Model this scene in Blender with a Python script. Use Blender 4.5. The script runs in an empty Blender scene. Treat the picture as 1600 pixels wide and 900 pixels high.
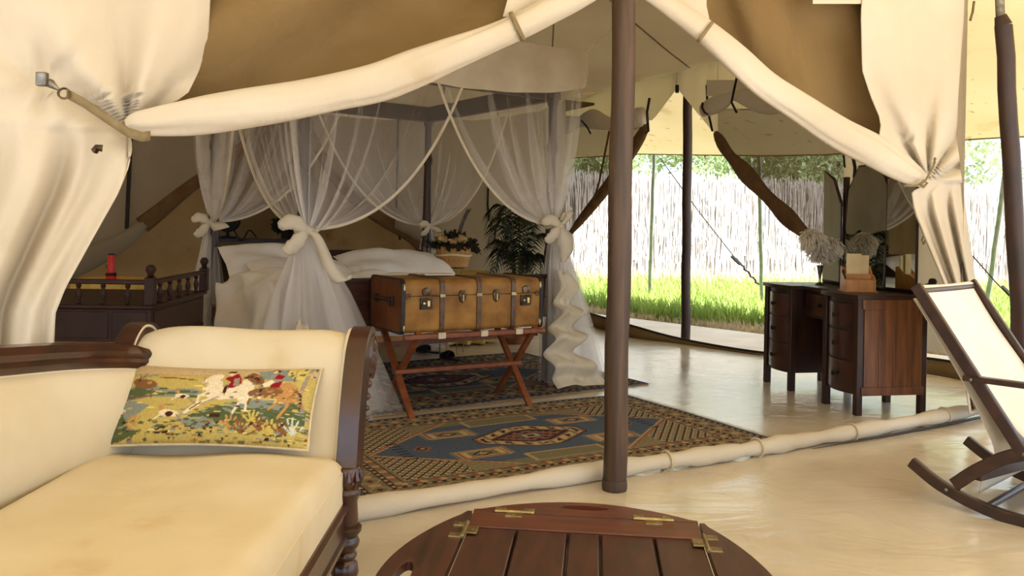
import bpy, bmesh, math, random
import numpy as np
from mathutils import Vector, Matrix
from mathutils.geometry import tessellate_polygon
random.seed(7); rng = np.random.default_rng(7)
scene = bpy.context.scene
COL = scene.collection

# ------------------------------------------------------------------ camera
F, CX, CY, ROLL, EYE = 1300.0, 800.0, 352.0, 0.02, 1.2
cam_d = bpy.data.cameras.new('camera'); cam = bpy.data.objects.new('camera', cam_d); COL.objects.link(cam)
cam_d.sensor_fit = 'HORIZONTAL'; cam_d.sensor_width = 36.0; cam_d.lens = 36.0 * F / 1600.0
cam_d.shift_y = -(450.0 - CY) / 1600.0
cam_d.clip_start = 0.02; cam_d.clip_end = 300
_c, _s = math.cos(ROLL), math.sin(ROLL)
cam.matrix_world = Matrix(((_c, -_s, 0, 0), (0, 0, -1, 0), (_s, _c, 0, EYE), (0, 0, 0, 1)))
scene.camera = cam
# ------------------------------------------------------------------ world, sun, exposure
w = bpy.data.worlds.new('world'); scene.world = w; w.use_nodes = True
bg = w.node_tree.nodes['Background']; bg.inputs[0].default_value = (0.69, 0.835, 1.0, 1); bg.inputs[1].default_value = 2.3
sun_d = bpy.data.lights.new('sun', 'SUN'); sun = bpy.data.objects.new('sun', sun_d); COL.objects.link(sun)
sun_d.energy = 24.0; sun_d.angle = math.radians(0.6); sun_d.color = (0.98, 0.975, 1.0)
sun.rotation_euler = (math.radians(32), 0, math.radians(45))
vs = scene.view_settings
vs.view_transform = 'Standard'; vs.look = 'None'; vs.gamma = 1.0; vs.use_curve_mapping = False
vs.exposure = 0.2
scene.cycles.transparent_max_bounces = 24
scene.cycles.max_bounces = 10
scene.cycles.diffuse_bounces = 6

# ------------------------------------------------------------------ geometry helpers
def ab(px, py):
    dx, dy = px - CX, py - CY
    return dx * _c + dy * _s, -dx * _s + dy * _c
def P(px, py, Y):                       # the point seen at a place of the photograph, at depth Y
    a, b = ab(px, py); return Vector((a / F * Y, Y, EYE - b / F * Y))
def G(px, py, z=0.0):                   # ... on the level plane z
    a, b = ab(px, py); Y = (EYE - z) * F / b; return Vector((a / F * Y, Y, z))
def VP(px, py, O, d, off=0.0):          # ... on the upright plane through O along d, off metres nearer
    a, b = ab(px, py); nx, ny = -d[1], d[0]
    if nx * O[0] + ny * O[1] < 0: nx, ny = -nx, -ny
    t = (nx * O[0] + ny * O[1] - off) / (nx * a / F + ny)
    return Vector((a / F * t, t, EYE - b / F * t))
def unit(x, y):
    l = math.hypot(x, y); return (x / l, y / l)
def interp(x, pts):
    if x <= pts[0][0]: return pts[0][1]
    for (x0, y0), (x1, y1) in zip(pts, pts[1:]):
        if x <= x1: return y0 + (y1 - y0) * (x - x0) / (x1 - x0)
    return pts[-1][1]
def smooth_path(pts, n):                # Catmull-Rom through pts (tuples or Vectors of any size)
    p = [np.array(q, float) for q in pts]; p = [2 * p[0] - p[1]] + p + [2 * p[-1] - p[-2]]
    out = []; segs = len(p) - 3
    for i in range(n):
        f = i / (n - 1) * segs; k = min(int(f), segs - 1); t = f - k
        a, b, c, d = p[k:k + 4]
        out.append(.5 * ((2 * b) + (c - a) * t + (2 * a - 5 * b + 4 * c - d) * t * t + (3 * b - a - 3 * c + d) * t ** 3))
    return out

XF = {}
def xf(o):
    while o is not None:
        if o.name in XF: return XF[o.name]
        o = o.parent
    return Matrix.Identity(4)

class MB:
    def __init__(s): s.v = []; s.f = []; s.c = None
    def add(s, vs_, fs):
        k = len(s.v); s.v += [tuple(v) for v in vs_]; s.f += [tuple(i + k for i in f) for f in fs]; return s
    def box(s, x0, x1, y0, y1, z0, z1, M=None):
        p = [Vector((x, y, z)) for z in (z0, z1) for x, y in ((x0, y0), (x1, y0), (x1, y1), (x0, y1))]
        if M: p = [M @ q for q in p]
        return s.add(p, [(3, 2, 1, 0), (4, 5, 6, 7), (0, 1, 5, 4), (1, 2, 6, 5), (2, 3, 7, 6), (3, 0, 4, 7)])
    def bar(s, a, b, w, h, up=(0, 0, 1)):          # box beam from a to b
        a, b = Vector(a), Vector(b); d = (b - a).normalized(); up = Vector(up)
        if abs(d.dot(up)) > .98: up = Vector((0, 1, 0))
        x = d.cross(up).normalized(); y = x.cross(d)
        p = [q + x * (sx * w / 2) + y * (sy * h / 2) for q in (a, b) for sx, sy in ((-1, -1), (1, -1), (1, 1), (-1, 1))]
        return s.add(p, [(3, 2, 1, 0), (4, 5, 6, 7), (0, 1, 5, 4), (1, 2, 6, 5), (2, 3, 7, 6), (3, 0, 4, 7)])
    def tube(s, pts, r, n=10, caps=True, sq=1.0, up=None):
        pts = [Vector(p) for p in pts]; m = len(pts)
        if not hasattr(r, '__len__'): r = [r] * m
        t0 = (pts[1] - pts[0]).normalized(); ref = Vector(up) if up else (Vector((0, 0, 1)) if abs(t0.z) < .9 else Vector((1, 0, 0)))
        vv = []
        for i, p in enumerate(pts):
            t = (pts[min(i + 1, m - 1)] - pts[max(i - 1, 0)]).normalized()
            x = t.cross(ref).normalized(); y = x.cross(t).normalized(); ref = y if not up else ref
            for k in range(n):
                an = 2 * math.pi * k / n; vv.append(p + x * (math.cos(an) * r[i] * sq) + y * (math.sin(an) * r[i]))
        ff = [(i * n + k, i * n + (k + 1) % n, (i + 1) * n + (k + 1) % n, (i + 1) * n + k) for i in range(m - 1) for k in range(n)]
        if caps: ff += [tuple(reversed(range(n))), tuple(range((m - 1) * n, m * n))]
        return s.add(vv, ff)
    def lathe(s, prof, n=20, M=None, base=(0, 0, 0)):   # prof: (r, z)
        vv = []; b = Vector(base)
        for r, z in prof:
            for k in range(n):
                an = 2 * math.pi * k / n; q = Vector((r * math.cos(an), r * math.sin(an), z))
                vv.append(b + (M @ q if M else q))
        m = len(prof)
        ff = [(i * n + k, i * n + (k + 1) % n, (i + 1) * n + (k + 1) % n, (i + 1) * n + k) for i in range(m - 1) for k in range(n)]
        ff += [tuple(reversed(range(n))), tuple(range((m - 1) * n, m * n))]
        return s.add(vv, ff)
    def prism(s, outline, d, holes=(), M=None):         # 2D outline (x, y) at z = 0 .. d
        loops = [[Vector((x, y, 0)) for x, y in outline]] + [[Vector((x, y, 0)) for x, y in h] for h in holes]
        flat = [v for l in loops for v in l]; n = len(flat)
        tr = tessellate_polygon(loops)
        vv = [v.copy() for v in flat] + [v + Vector((0, 0, d)) for v in flat]
        ff = [tuple(t) for t in tr] + [tuple(i + n for i in reversed(t)) for t in tr]
        k = 0
        for l in loops:
            m = len(l); ff += [(k + i, k + (i + 1) % m, n + k + (i + 1) % m, n + k + i) for i in range(m)]; k += m
        if M: vv = [M @ v for v in vv]
        return s.add(vv, ff)
    def grid(s, rows, closed=False):
        n = len(rows[0]); vv = [p for r in rows for p in r]
        m = n if closed else n - 1
        return s.add(vv, [(i * n + k, i * n + (k + 1) % n, (i + 1) * n + (k + 1) % n, (i + 1) * n + k) for i in range(len(rows) - 1) for k in range(m)])
    def mesh(s, name, parent=None, world=False, angle=40):
        v = s.v
        if world and parent is not None:
            M = xf(parent).inverted(); v = [tuple(M @ Vector(q)) for q in v]
        me = bpy.data.meshes.new(name); me.from_pydata(v, [], s.f); me.update()
        if s.c is not None:
            at = me.color_attributes.new('tint', 'FLOAT_COLOR', 'POINT')
            at.data.foreach_set('color', np.asarray(s.c, np.float32).ravel())
        me.polygons.foreach_set('use_smooth', [True] * len(me.polygons))
        bm = bmesh.new(); bm.from_mesh(me); bmesh.ops.recalc_face_normals(bm, faces=bm.faces); bm.to_mesh(me); bm.free()
        if angle < 180: me.set_sharp_from_angle(angle=math.radians(angle))
        return me
    def build(s, name, mat, parent=None, world=False, bevel=0, solid=0, angle=40, sub=0):
        me = s.mesh(name, parent, world, angle); me.materials.append(mat)
        return link(name, me, parent, bevel, solid, sub)
def link(name, me, parent=None, bevel=0, solid=0, sub=0):
    o = bpy.data.objects.new(name, me); COL.objects.link(o)
    if parent is not None: o.parent = parent
    if sub: m = o.modifiers.new('sub', 'SUBSURF'); m.levels = sub; m.render_levels = sub
    if solid: m = o.modifiers.new('solid', 'SOLIDIFY'); m.thickness = solid; m.offset = 0
    if bevel: m = o.modifiers.new('bevel', 'BEVEL'); m.width = bevel; m.segments = 2; m.limit_method = 'ANGLE'; m.angle_limit = math.radians(35)
    return o
def tag(o, label, cat, group=None, kind=None):
    if label: o['label'] = label
    if cat: o['category'] = cat
    if group: o['group'] = group
    if kind: o['kind'] = kind
    return o
def thing(name, label, cat, loc=(0, 0, 0), x=(1, 0), group=None, kind=None):   # Empty at the base; x = its local x axis on plan
    o = bpy.data.objects.new(name, None); COL.objects.link(o); o.empty_display_size = .1
    an = math.atan2(x[1], x[0]); o.location = loc; o.rotation_euler = (0, 0, an)
    XF[o.name] = Matrix.Translation(Vector(loc)) @ Matrix.Rotation(an, 4, 'Z')
    tag(o, label, cat, group, kind); return o
def structure(o): o['kind'] = 'structure'; return o
def put(o, parent, loc, rot=(0, 0, 0), sc=(1, 1, 1)):     # a copy of a part that shares its mesh
    c = o.copy(); COL.objects.link(c); c.parent = parent; c.location = loc; c.rotation_euler = rot; c.scale = sc; return c

# ------------------------------------------------------------------ materials
def lin(r, g, b):
    f = lambda c: (c / 255 / 12.92) if c / 255 <= .04045 else ((c / 255 + .055) / 1.055) ** 2.4
    return (f(r), f(g), f(b), 1)
def base_mat(name):
    m = bpy.data.materials.new(name); m.use_nodes = True; nt = m.node_tree
    return m, nt, nt.nodes['Principled BSDF'], nt.nodes['Material Output']
def N(nt, t, **kw):
    n = nt.nodes.new(t)
    for k, v in kw.items():
        if hasattr(n, k): setattr(n, k, v)
        else: n.inputs[k].default_value = v
    return n
def ramp(nt, fac, stops):
    r = nt.nodes.new('ShaderNodeValToRGB'); e = r.color_ramp.elements
    e[0].position, e[0].color = stops[0]; e[1].position, e[1].color = stops[-1]
    for p, c in stops[1:-1]: x = e.new(p); x.color = c
    nt.links.new(fac, r.inputs[0]); return r
def coords(nt, scale=(1, 1, 1)):
    t = nt.nodes.new('ShaderNodeTexCoord'); mp = nt.nodes.new('ShaderNodeMapping'); mp.inputs['Scale'].default_value = scale
    nt.links.new(t.outputs['Object'], mp.inputs[0]); return mp.outputs[0]
def fabric(name, c1, c2=None, scale=3.0, rough=.9, bump=.15, weave=500, trans=0.0, tcol=None, stain=None, big=0.0, specks=False):
    m, nt, b, out = base_mat(name); L = nt.links.new
    c2 = c2 or tuple(x * .86 for x in c1[:3]) + (1,)
    co = coords(nt); no = N(nt, 'ShaderNodeTexNoise'); no.inputs['Scale'].default_value = scale; no.inputs['Detail'].default_value = 5
    L(co, no.inputs['Vector']); st = [(.3, c2), (.68, c1)]
    if stain: st = [(.26, stain)] + [(.36, c2), (.68, c1)]
    r = ramp(nt, no.outputs[0], st)
    if specks:
        c3 = coords(nt, (1, 1.6, 1)); ns = N(nt, 'ShaderNodeTexNoise'); ns.inputs['Scale'].default_value = 7; ns.inputs['Detail'].default_value = 3; L(c3, ns.inputs['Vector'])
        rs = ramp(nt, ns.outputs[0], [(.655, (1, 1, 1, 1)), (.69, (.62, .47, .33, 1))]); mm = N(nt, 'ShaderNodeMix'); mm.data_type = 'RGBA'; mm.blend_type = 'MULTIPLY'; mm.inputs[0].default_value = 1
        L(r.outputs[0], mm.inputs[6]); L(rs.outputs[0], mm.inputs[7]); r = mm
    col = r.outputs[2] if specks else r.outputs[0]
    L(col, b.inputs['Base Color'])
    b.inputs['Roughness'].default_value = rough; b.inputs['Specular IOR Level'].default_value = .2
    n2 = N(nt, 'ShaderNodeTexNoise'); n2.inputs['Scale'].default_value = weave; L(co, n2.inputs['Vector'])
    bp = nt.nodes.new('ShaderNodeBump'); bp.inputs['Strength'].default_value = bump; bp.inputs['Distance'].default_value = .002
    L(n2.outputs[0], bp.inputs['Height']); last = bp
    if big:
        n3 = N(nt, 'ShaderNodeTexNoise'); n3.inputs['Scale'].default_value = 5; n3.inputs['Detail'].default_value = 3; n3.inputs['Distortion'].default_value = .6; L(co, n3.inputs['Vector'])
        b2 = nt.nodes.new('ShaderNodeBump'); b2.inputs['Strength'].default_value = big; b2.inputs['Distance'].default_value = .05
        L(n3.outputs[0], b2.inputs['Height']); L(bp.outputs[0], b2.inputs['Normal']); last = b2
    L(last.outputs[0], b.inputs['Normal'])
    if trans:
        tr = nt.nodes.new('ShaderNodeBsdfTranslucent'); mx = nt.nodes.new('ShaderNodeMixShader'); mx.inputs[0].default_value = trans
        if tcol: tr.inputs[0].default_value = tcol
        else: L(col, tr.inputs[0])
        L(last.outputs[0], tr.inputs['Normal'])
        L(b.outputs[0], mx.inputs[1]); L(tr.outputs[0], mx.inputs[2]); L(mx.outputs[0], out.inputs[0])
    return m
def sheer(name, col, alpha, tr_share=.5):
    m, nt, b, out = base_mat(name); L = nt.links.new; nt.nodes.remove(b)
    d = N(nt, 'ShaderNodeBsdfDiffuse'); d.inputs[0].default_value = col
    t = N(nt, 'ShaderNodeBsdfTranslucent'); t.inputs[0].default_value = col
    tp = N(nt, 'ShaderNodeBsdfTransparent'); m1 = N(nt, 'ShaderNodeMixShader'); m2 = N(nt, 'ShaderNodeMixShader')
    m1.inputs[0].default_value = tr_share
    if alpha is None:                                  # thread density of the gathered cloth, carried by the mesh
        at = N(nt, 'ShaderNodeAttribute'); at.attribute_name = 'tint'; L(at.outputs['Fac'], m2.inputs[0])
    else: m2.inputs[0].default_value = alpha
    L(d.outputs[0], m1.inputs[1]); L(t.outputs[0], m1.inputs[2]); L(tp.outputs[0], m2.inputs[1]); L(m1.outputs[0], m2.inputs[2]); L(m2.outputs[0], out.inputs[0])
    return m
def wood(name, dark, light, scale=(3, 3, 30), rough=.35, bump=.08, spec=.5, coat=0.0):
    m, nt, b, out = base_mat(name); L = nt.links.new
    co = coords(nt, scale); no = N(nt, 'ShaderNodeTexNoise'); no.inputs['Scale'].default_value = 2.2; no.inputs['Detail'].default_value = 7; no.inputs['Distortion'].default_value = .5
    L(co, no.inputs['Vector']); r = ramp(nt, no.outputs[0], [(.3, dark), (.7, light)]); L(r.outputs[0], b.inputs['Base Color'])
    b.inputs['Roughness'].default_value = rough; b.inputs['Specular IOR Level'].default_value = spec; b.inputs['Coat Weight'].default_value = coat; b.inputs['Coat Roughness'].default_value = .15
    bp = nt.nodes.new('ShaderNodeBump'); bp.inputs['Strength'].default_value = bump; bp.inputs['Distance'].default_value = .003
    L(no.outputs[0], bp.inputs['Height']); L(bp.outputs[0], b.inputs['Normal']); return m
def metal(name, c1, c2, rough=.3, scale=30):
    m, nt, b, out = base_mat(name); L = nt.links.new
    co = coords(nt); no = N(nt, 'ShaderNodeTexNoise'); no.inputs['Scale'].default_value = scale; no.inputs['Detail'].default_value = 4; L(co, no.inputs['Vector'])
    r = ramp(nt, no.outputs[0], [(.35, c2), (.65, c1)]); L(r.outputs[0], b.inputs['Base Color'])
    b.inputs['Metallic'].default_value = 1; b.inputs['Roughness'].default_value = rough; return m
def plain(name, c1, c2=None, rough=.6, scale=20, bump=0.0, spec=.4):
    m, nt, b, out = base_mat(name); L = nt.links.new; c2 = c2 or tuple(x * .8 for x in c1[:3]) + (1,)
    co = coords(nt); no = N(nt, 'ShaderNodeTexNoise'); no.inputs['Scale'].default_value = scale; no.inputs['Detail'].default_value = 5; L(co, no.inputs['Vector'])
    r = ramp(nt, no.outputs[0], [(.35, c2), (.65, c1)]); L(r.outputs[0], b.inputs['Base Color']); b.inputs['Roughness'].default_value = rough; b.inputs['Specular IOR Level'].default_value = spec
    if bump:
        bp = nt.nodes.new('ShaderNodeBump'); bp.inputs['Strength'].default_value = bump; bp.inputs['Distance'].default_value = .02
        L(no.outputs[0], bp.inputs['Height']); L(bp.outputs[0], b.inputs['Normal'])
    return m
def tinted(name, rough=.95, weave=900, bump=.3):      # woven or stitched colours carried by the mesh
    m, nt, b, out = base_mat(name); L = nt.links.new
    a = N(nt, 'ShaderNodeAttribute'); a.attribute_name = 'tint'
    co = coords(nt); no = N(nt, 'ShaderNodeTexNoise'); no.inputs['Scale'].default_value = weave; no.inputs['Detail'].default_value = 2; L(co, no.inputs['Vector'])
    mp = N(nt, 'ShaderNodeMapRange'); mp.inputs['To Min'].default_value = .72; mp.inputs['To Max'].default_value = 1.22; L(no.outputs[0], mp.inputs['Value'])
    mx = N(nt, 'ShaderNodeVectorMath', operation='MULTIPLY'); L(a.outputs['Color'], mx.inputs[0]); L(mp.outputs[0], mx.inputs[1])
    L(mx.outputs[0], b.inputs['Base Color']); b.inputs['Roughness'].default_value = rough; b.inputs['Specular IOR Level'].default_value = .1
    bp = nt.nodes.new('ShaderNodeBump'); bp.inputs['Strength'].default_value = bump; bp.inputs['Distance'].default_value = .003
    L(no.outputs[0], bp.inputs['Height']); L(bp.outputs[0], b.inputs['Normal']); return m

M = {}
M['canvas'] = fabric('cream_canvas', lin(219, 212, 199), lin(208, 198, 180), scale=1.3, trans=.12, stain=lin(190, 174, 144), big=.25)
M['liner'] = fabric('tent_liner', lin(194, 184, 164), lin(178, 167, 146), scale=1.2, trans=.55, big=.2)
M['ceiling'] = fabric('ceiling_liner', lin(176, 167, 156), lin(166, 155, 146), scale=1.0, trans=.5, big=.12)
M['brown_canvas'] = fabric('brown_canvas', lin(138, 116, 80), lin(122, 100, 66), scale=1.6, trans=.15, big=.35)
M['roll_brown'] = fabric('brown_roll', lin(112, 86, 58), lin(92, 68, 44), scale=9, big=.3)
M['fly'] = fabric('fly_sheet', lin(214, 194, 148), lin(204, 182, 132), scale=.9, trans=.12, specks=True, stain=lin(170, 142, 96), big=.1)
M['mesh'] = sheer('window_gauze', lin(96, 75, 50), .86, .25)
M['net'] = sheer('mosquito_net', lin(248, 245, 243), None, .5)
M['cotton'] = fabric('cotton_trim', lin(240, 232, 214), lin(226, 216, 194), scale=6, trans=.3, big=.3)
M['linen'] = fabric('white_linen', lin(240, 236, 230), lin(228, 223, 216), scale=4, bump=.08, big=.35)
M['upholstery'] = fabric('cream_upholstery', lin(216, 207, 187), lin(207, 195, 169), scale=3.2, rough=.85, stain=lin(194, 175, 138), big=.12, weave=800)
M['mahogany'] = wood('mahogany', lin(38, 17, 12), lin(68, 32, 20), (4, 4, 4), rough=.28, coat=.35)
M['tray_wood'] = wood('tray_mahogany', lin(44, 22, 16), lin(72, 38, 25), (22, 3, 10), rough=.36, coat=.15)
M['tray_edge'] = wood('tray_edge_mahogany', lin(66, 30, 19), lin(98, 48, 28), (3, 22, 10), rough=.3, coat=.3)
M['desk_wood'] = wood('desk_wood', lin(34, 16, 11), lin(56, 28, 18), (4, 4, 4), rough=.5, spec=.3)
M['dark_wood'] = wood('dark_wood', lin(34, 18, 14), lin(58, 32, 22), (6, 6, 2), rough=.4)
M['bed_wood'] = wood('bed_wood', lin(40, 20, 14), lin(76, 40, 24), (2, 2, 14), rough=.35)
M['panel_wood'] = wood('panel_wood', lin(78, 46, 26), lin(126, 78, 42), (14, 14, 1.2), rough=.38)
M['pole_wood'] = wood('pole_wood', lin(48, 34, 25), lin(88, 65, 46), (12, 12, .8), rough=.48, bump=.35)
M['rack_wood'] = wood('rack_wood', lin(96, 48, 24), lin(136, 74, 38), (9, 9, 9), rough=.4)
M['box_wood'] = wood('letter_box_wood', lin(166, 110, 52), lin(200, 142, 74), (10, 10, 2), rough=.45)
M['trunk'] = fabric('trunk_hide', lin(166, 122, 62), lin(124, 86, 42), scale=7, rough=.42, bump=.2, weave=160, stain=lin(72, 45, 22), big=.1)
M['trunk_end'] = fabric('trunk_end_hide', lin(112, 66, 32), lin(84, 48, 24), scale=8, rough=.45, bump=.2, weave=160)
M['trunk_band'] = wood('trunk_band', lin(58, 40, 26), lin(104, 76, 48), (10, 10, 10), rough=.4)
M['leather'] = plain('dark_leather', lin(44, 30, 22), lin(28, 20, 16), .5, 40, .2)
M['iron'] = metal('old_iron', lin(120, 105, 84), lin(60, 48, 36), .45)
M['brass'] = metal('brass', lin(206, 180, 118), lin(160, 132, 80), .28)
M['old_brass'] = metal('old_brass', lin(176, 160, 118), lin(136, 120, 84), .4)
M['silver'] = metal('silver', lin(190, 180, 160), lin(140, 125, 100), .25)
M['steel'] = metal('steel', lin(150, 148, 140), lin(110, 108, 100), .4)
M['black'] = plain('black_webbing', lin(30, 28, 25), lin(20, 18, 16), .7)
M['strap'] = fabric('khaki_webbing', lin(140, 126, 96), lin(122, 108, 80), scale=30, weave=300, bump=.4)
M['webbing'] = fabric('white_webbing', lin(214, 200, 178), lin(190, 176, 150), scale=30, weave=300, bump=.4)
M['green_pole'] = plain('green_painted_pole', lin(150, 160, 148), lin(128, 138, 126), .5, 8)
M['red'] = plain('red_plastic', lin(204, 34, 26), lin(190, 28, 22), .3)
M['yellow_cloth'] = fabric('yellow_cloth', lin(214, 184, 104), lin(192, 158, 80), scale=12, big=.2)
M['plaster'] = fabric('mud_plaster', lin(188, 160, 116), lin(170, 141, 98), scale=2.2, rough=.95, bump=.5, weave=60, stain=lin(132, 102, 62), big=.3)
M['palm'] = plain('palm_leaf', lin(34, 46, 28), lin(16, 25, 16), .45, 14)
M['stem'] = plain('palm_stem', lin(86, 92, 50), lin(60, 62, 36), .6, 14)
M['terracotta'] = plain('pot_clay', lin(150, 96, 62), lin(120, 74, 48), .8, 12)
M['stave'] = wood('basket_stave', lin(164, 112, 56), lin(206, 162, 96), (20, 20, 3), rough=.6)
M['moss'] = plain('moss', lin(58, 54, 34), lin(34, 32, 20), .95, 50, .5)
M['cream_flower'] = plain('dried_flower', lin(214, 190, 140), lin(176, 142, 96), .9, 60, .4)
M['feather_white'] = plain('white_feather', lin(246, 240, 228), lin(234, 226, 210), .9, 20)
M['feather_grey'] = plain('grey_feather', lin(96, 88, 84), lin(70, 62, 58), .9, 20)
M['card'] = plain('cream_card', lin(232, 214, 172), lin(220, 200, 156), .8, 8)
M['paper'] = plain('paper', lin(236, 232, 222), lin(226, 220, 208), .8, 8)
M['sling'] = fabric('white_sling', lin(250, 248, 242), lin(246, 242, 232), scale=5, bump=.1, trans=.15)
M['chair_wood'] = wood('rocker_wood', lin(40, 24, 18), lin(66, 40, 28), (8, 8, 8), rough=.35)
M['rug'] = tinted('rug_wool'); M['stitch'] = tinted('needlepoint', weave=500, bump=.5)
M['fringe'] = plain('rug_fringe', lin(196, 172, 132), lin(160, 136, 98), .95, 40)
M['apron'] = plain('pale_apron', lin(226, 214, 198), lin(206, 192, 172), .45, 3, .1)
M['soil'] = plain('dry_soil', lin(168, 148, 122), lin(132, 112, 88), .95, 4, .5)
M['bark'] = plain('bark', lin(110, 92, 74), lin(80, 64, 50), .9, 10, .4)
m, nt, b, out = base_mat('mirror_glass'); b.inputs['Metallic'].default_value = 1; b.inputs['Roughness'].default_value = .02
no = N(nt, 'ShaderNodeTexNoise'); no.inputs['Scale'].default_value = 3
r = ramp(nt, no.outputs[0], [(.3, (.62, .66, .60, 1)), (.7, (.72, .75, .70, 1))]); nt.links.new(r.outputs[0], b.inputs['Base Color']); M['mirror'] = m
# polished, slightly rippled floor
m, nt, b, out = base_mat('polished_floor'); L = nt.links.new
co = coords(nt); n1 = N(nt, 'ShaderNodeTexNoise'); n1.inputs['Scale'].default_value = .9; n1.inputs['Detail'].default_value = 8; n1.inputs['Roughness'].default_value = .62; L(co, n1.inputs['Vector'])
r = ramp(nt, n1.outputs[0], [(.25, lin(178, 167, 149)), (.5, lin(205, 196, 180)), (.72, lin(219, 211, 198))]); L(r.outputs[0], b.inputs['Base Color'])
co2 = coords(nt, (1, 1.7, 1)); n2 = N(nt, 'ShaderNodeTexNoise'); n2.inputs['Scale'].default_value = 2.4; n2.inputs['Detail'].default_value = 4; n2.inputs['Distortion'].default_value = 1.2; L(co2, n2.inputs['Vector'])
bp = nt.nodes.new('ShaderNodeBump'); bp.inputs['Strength'].default_value = .22; bp.inputs['Distance'].default_value = .03; L(n2.outputs[0], bp.inputs['Height']); L(bp.outputs[0], b.inputs['Normal'])
mr = N(nt, 'ShaderNodeMapRange'); mr.inputs['To Min'].default_value = .08; mr.inputs['To Max'].default_value = .34; L(n1.outputs[0], mr.inputs['Value']); L(mr.outputs[0], b.inputs['Roughness'])
b.inputs['Specular IOR Level'].default_value = .9; M['floor'] = m
def foliage(name, c1, c2, scale, tr=.35):
    m, nt, b, out = base_mat(name); L = nt.links.new
    co = coords(nt); no = N(nt, 'ShaderNodeTexNoise'); no.inputs['Scale'].default_value = scale; no.inputs['Detail'].default_value = 6; L(co, no.inputs['Vector'])
    r = ramp(nt, no.outputs[0], [(.32, c2), (.68, c1)]); L(r.outputs[0], b.inputs['Base Color']); b.inputs['Roughness'].default_value = .7
    t = N(nt, 'ShaderNodeBsdfTranslucent'); L(r.outputs[0], t.inputs[0]); mx = N(nt, 'ShaderNodeMixShader'); mx.inputs[0].default_value = tr
    L(b.outputs[0], mx.inputs[1]); L(t.outputs[0], mx.inputs[2]); L(mx.outputs[0], out.inputs[0]); return m
M['grass'] = foliage('grass', lin(164, 184, 88), lin(126, 150, 66), 1.2)
M['dry_grass'] = foliage('dry_grass', lin(206, 190, 156), lin(178, 160, 124), 2.0)
M['reed'] = foliage('reed', lin(240, 233, 226), lin(222, 211, 202), 3.0, .15)
M['leaf'] = foliage('tree_leaf', lin(176, 192, 140), lin(140, 160, 110), .8)
# ================================================================== THE SETTING
U = unit(.866, .5); NV = (-U[1], U[0]); F0 = (.49, 3.86)
def poly_slab(name, pts, z, d, mat):
    return MB().prism(pts, -d, M=Matrix.Translation((0, 0, z))).build(name, mat, angle=30)
structure(poly_slab('floor', [(-8, -3.5), (7.5, -3.5), (6.2, 3.6), (3.95, 6.45), (3.5, 7.2), (2.41, 7.96), (1.86, 8.75), (1.32, 9.1), (.91, 10.3), (.2, 12.5), (-8, 12.5)], 0, .06, M['floor']))
structure(poly_slab('pavement', [(6.2, 3.6), (7.9, 4.3), (5.4, 7.2), (2.94, 9.73), (1.04, 11.76), (.2, 13), (.2, 12.5), (.91, 10.3), (1.32, 9.1), (1.86, 8.75), (2.41, 7.96), (3.5, 7.2), (3.95, 6.45)], -.012, .06, M['apron']))
structure(MB().box(-60, 60, -40, 60, -.3, -.05).build('ground', M['soil']))

# ---- reed fence, grass, trees beyond the tent
def fence():
    mb = MB(); n = 9500
    for i in range(n):
        x = rng.uniform(-1.5, 15.5); row = i % 3; y = 18.7 + .06 * math.sin(x * 1.3) + row * .05 + rng.uniform(-.02, .02) 
        top = interp(x, [(-1, 2.3), (3, 2.32), (6, 2.25), (9, 2.2), (11, 2.22), (15, 2.3)]) + rng.normal(0, .09); z0 = rng.uniform(-.05, 1.4) if row == 0 else -.05
        h = rng.uniform(.5, 1.3) if row == 0 else top - z0; z1 = min(z0 + h, top + .05); wd = rng.uniform(.007, .018); ln = rng.normal(0, .05); ly = rng.uniform(-.05, .02)
        k = len(mb.v)
        mb.v += [(x - wd, y, z0), (x + wd, y, z0), (x, y - wd, z0), (x - wd * .5 + ln, y + ly, z1), (x + wd * .5 + ln, y + ly, z1), (x + ln, y - wd + ly, z1)]
        mb.f += [(k, k + 2, k + 5, k + 3), (k + 2, k + 1, k + 4, k + 5), (k + 1, k, k + 3, k + 4)]
    mb.box(-1.5, 15.5, 18.83, 18.88, -.05, 2.1)
    o = mb.build('reed_fence', M['reed'], angle=180)
    tag(o, 'tall pale dry reed fence standing behind the grass', 'fence', kind='stuff')
fence()
def grass(name, n, region, h0, h1, mat, label):
    mb = MB(); i = 0
    while i < n:
        x, y = region()
        if x is None: continue
        i += 1
        h = rng.uniform(h0, h1); an = rng.uniform(0, 6.283); dx, dy = math.cos(an), math.sin(an); wd = rng.uniform(.006, .014); ben = rng.uniform(.1, .8) * h; ox, oy = -dy * wd, dx * wd
        k = len(mb.v)
        mb.v += [(x - ox, y - oy, -.05), (x + ox, y + oy, -.05), (x + dx * ben * .35 + ox * .8, y + dy * ben * .35 + oy * .8, h * .62 - .05), (x + dx * ben * .35 - ox * .8, y + dy * ben * .35 - oy * .8, h * .62 - .05), (x + dx * ben, y + dy * ben, h - .05)]
        mb.f += [(k, k + 1, k + 2, k + 3), (k + 3, k + 2, k + 4)]
    tag(mb.build(name, mat, angle=180), label, 'grass', kind='stuff')
def edge_y(x): return interp(x, [(.2, 12.7), (1.04, 11.76), (2.94, 9.73), (5.4, 7.2), (7.9, 4.3), (12, 0)])
def reg_green():
    y = 9 + 9.6 * rng.random() ** 1.4; x = rng.uniform(.02, .72) * y; e = edge_y(x) + .9 + .5 * math.sin(x * 2.3)
    return (x, y) if y > e and y < 18.6 else (None, None)
def reg_dry():
    x = rng.uniform(.3, 8); y = edge_y(x) + abs(rng.normal(0, .55)) + .12
    return (x, y) if y > 3 else (None, None)
def reg_far():
    return rng.uniform(1, 15), 18.5 - abs(rng.normal(0, .6))
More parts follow.
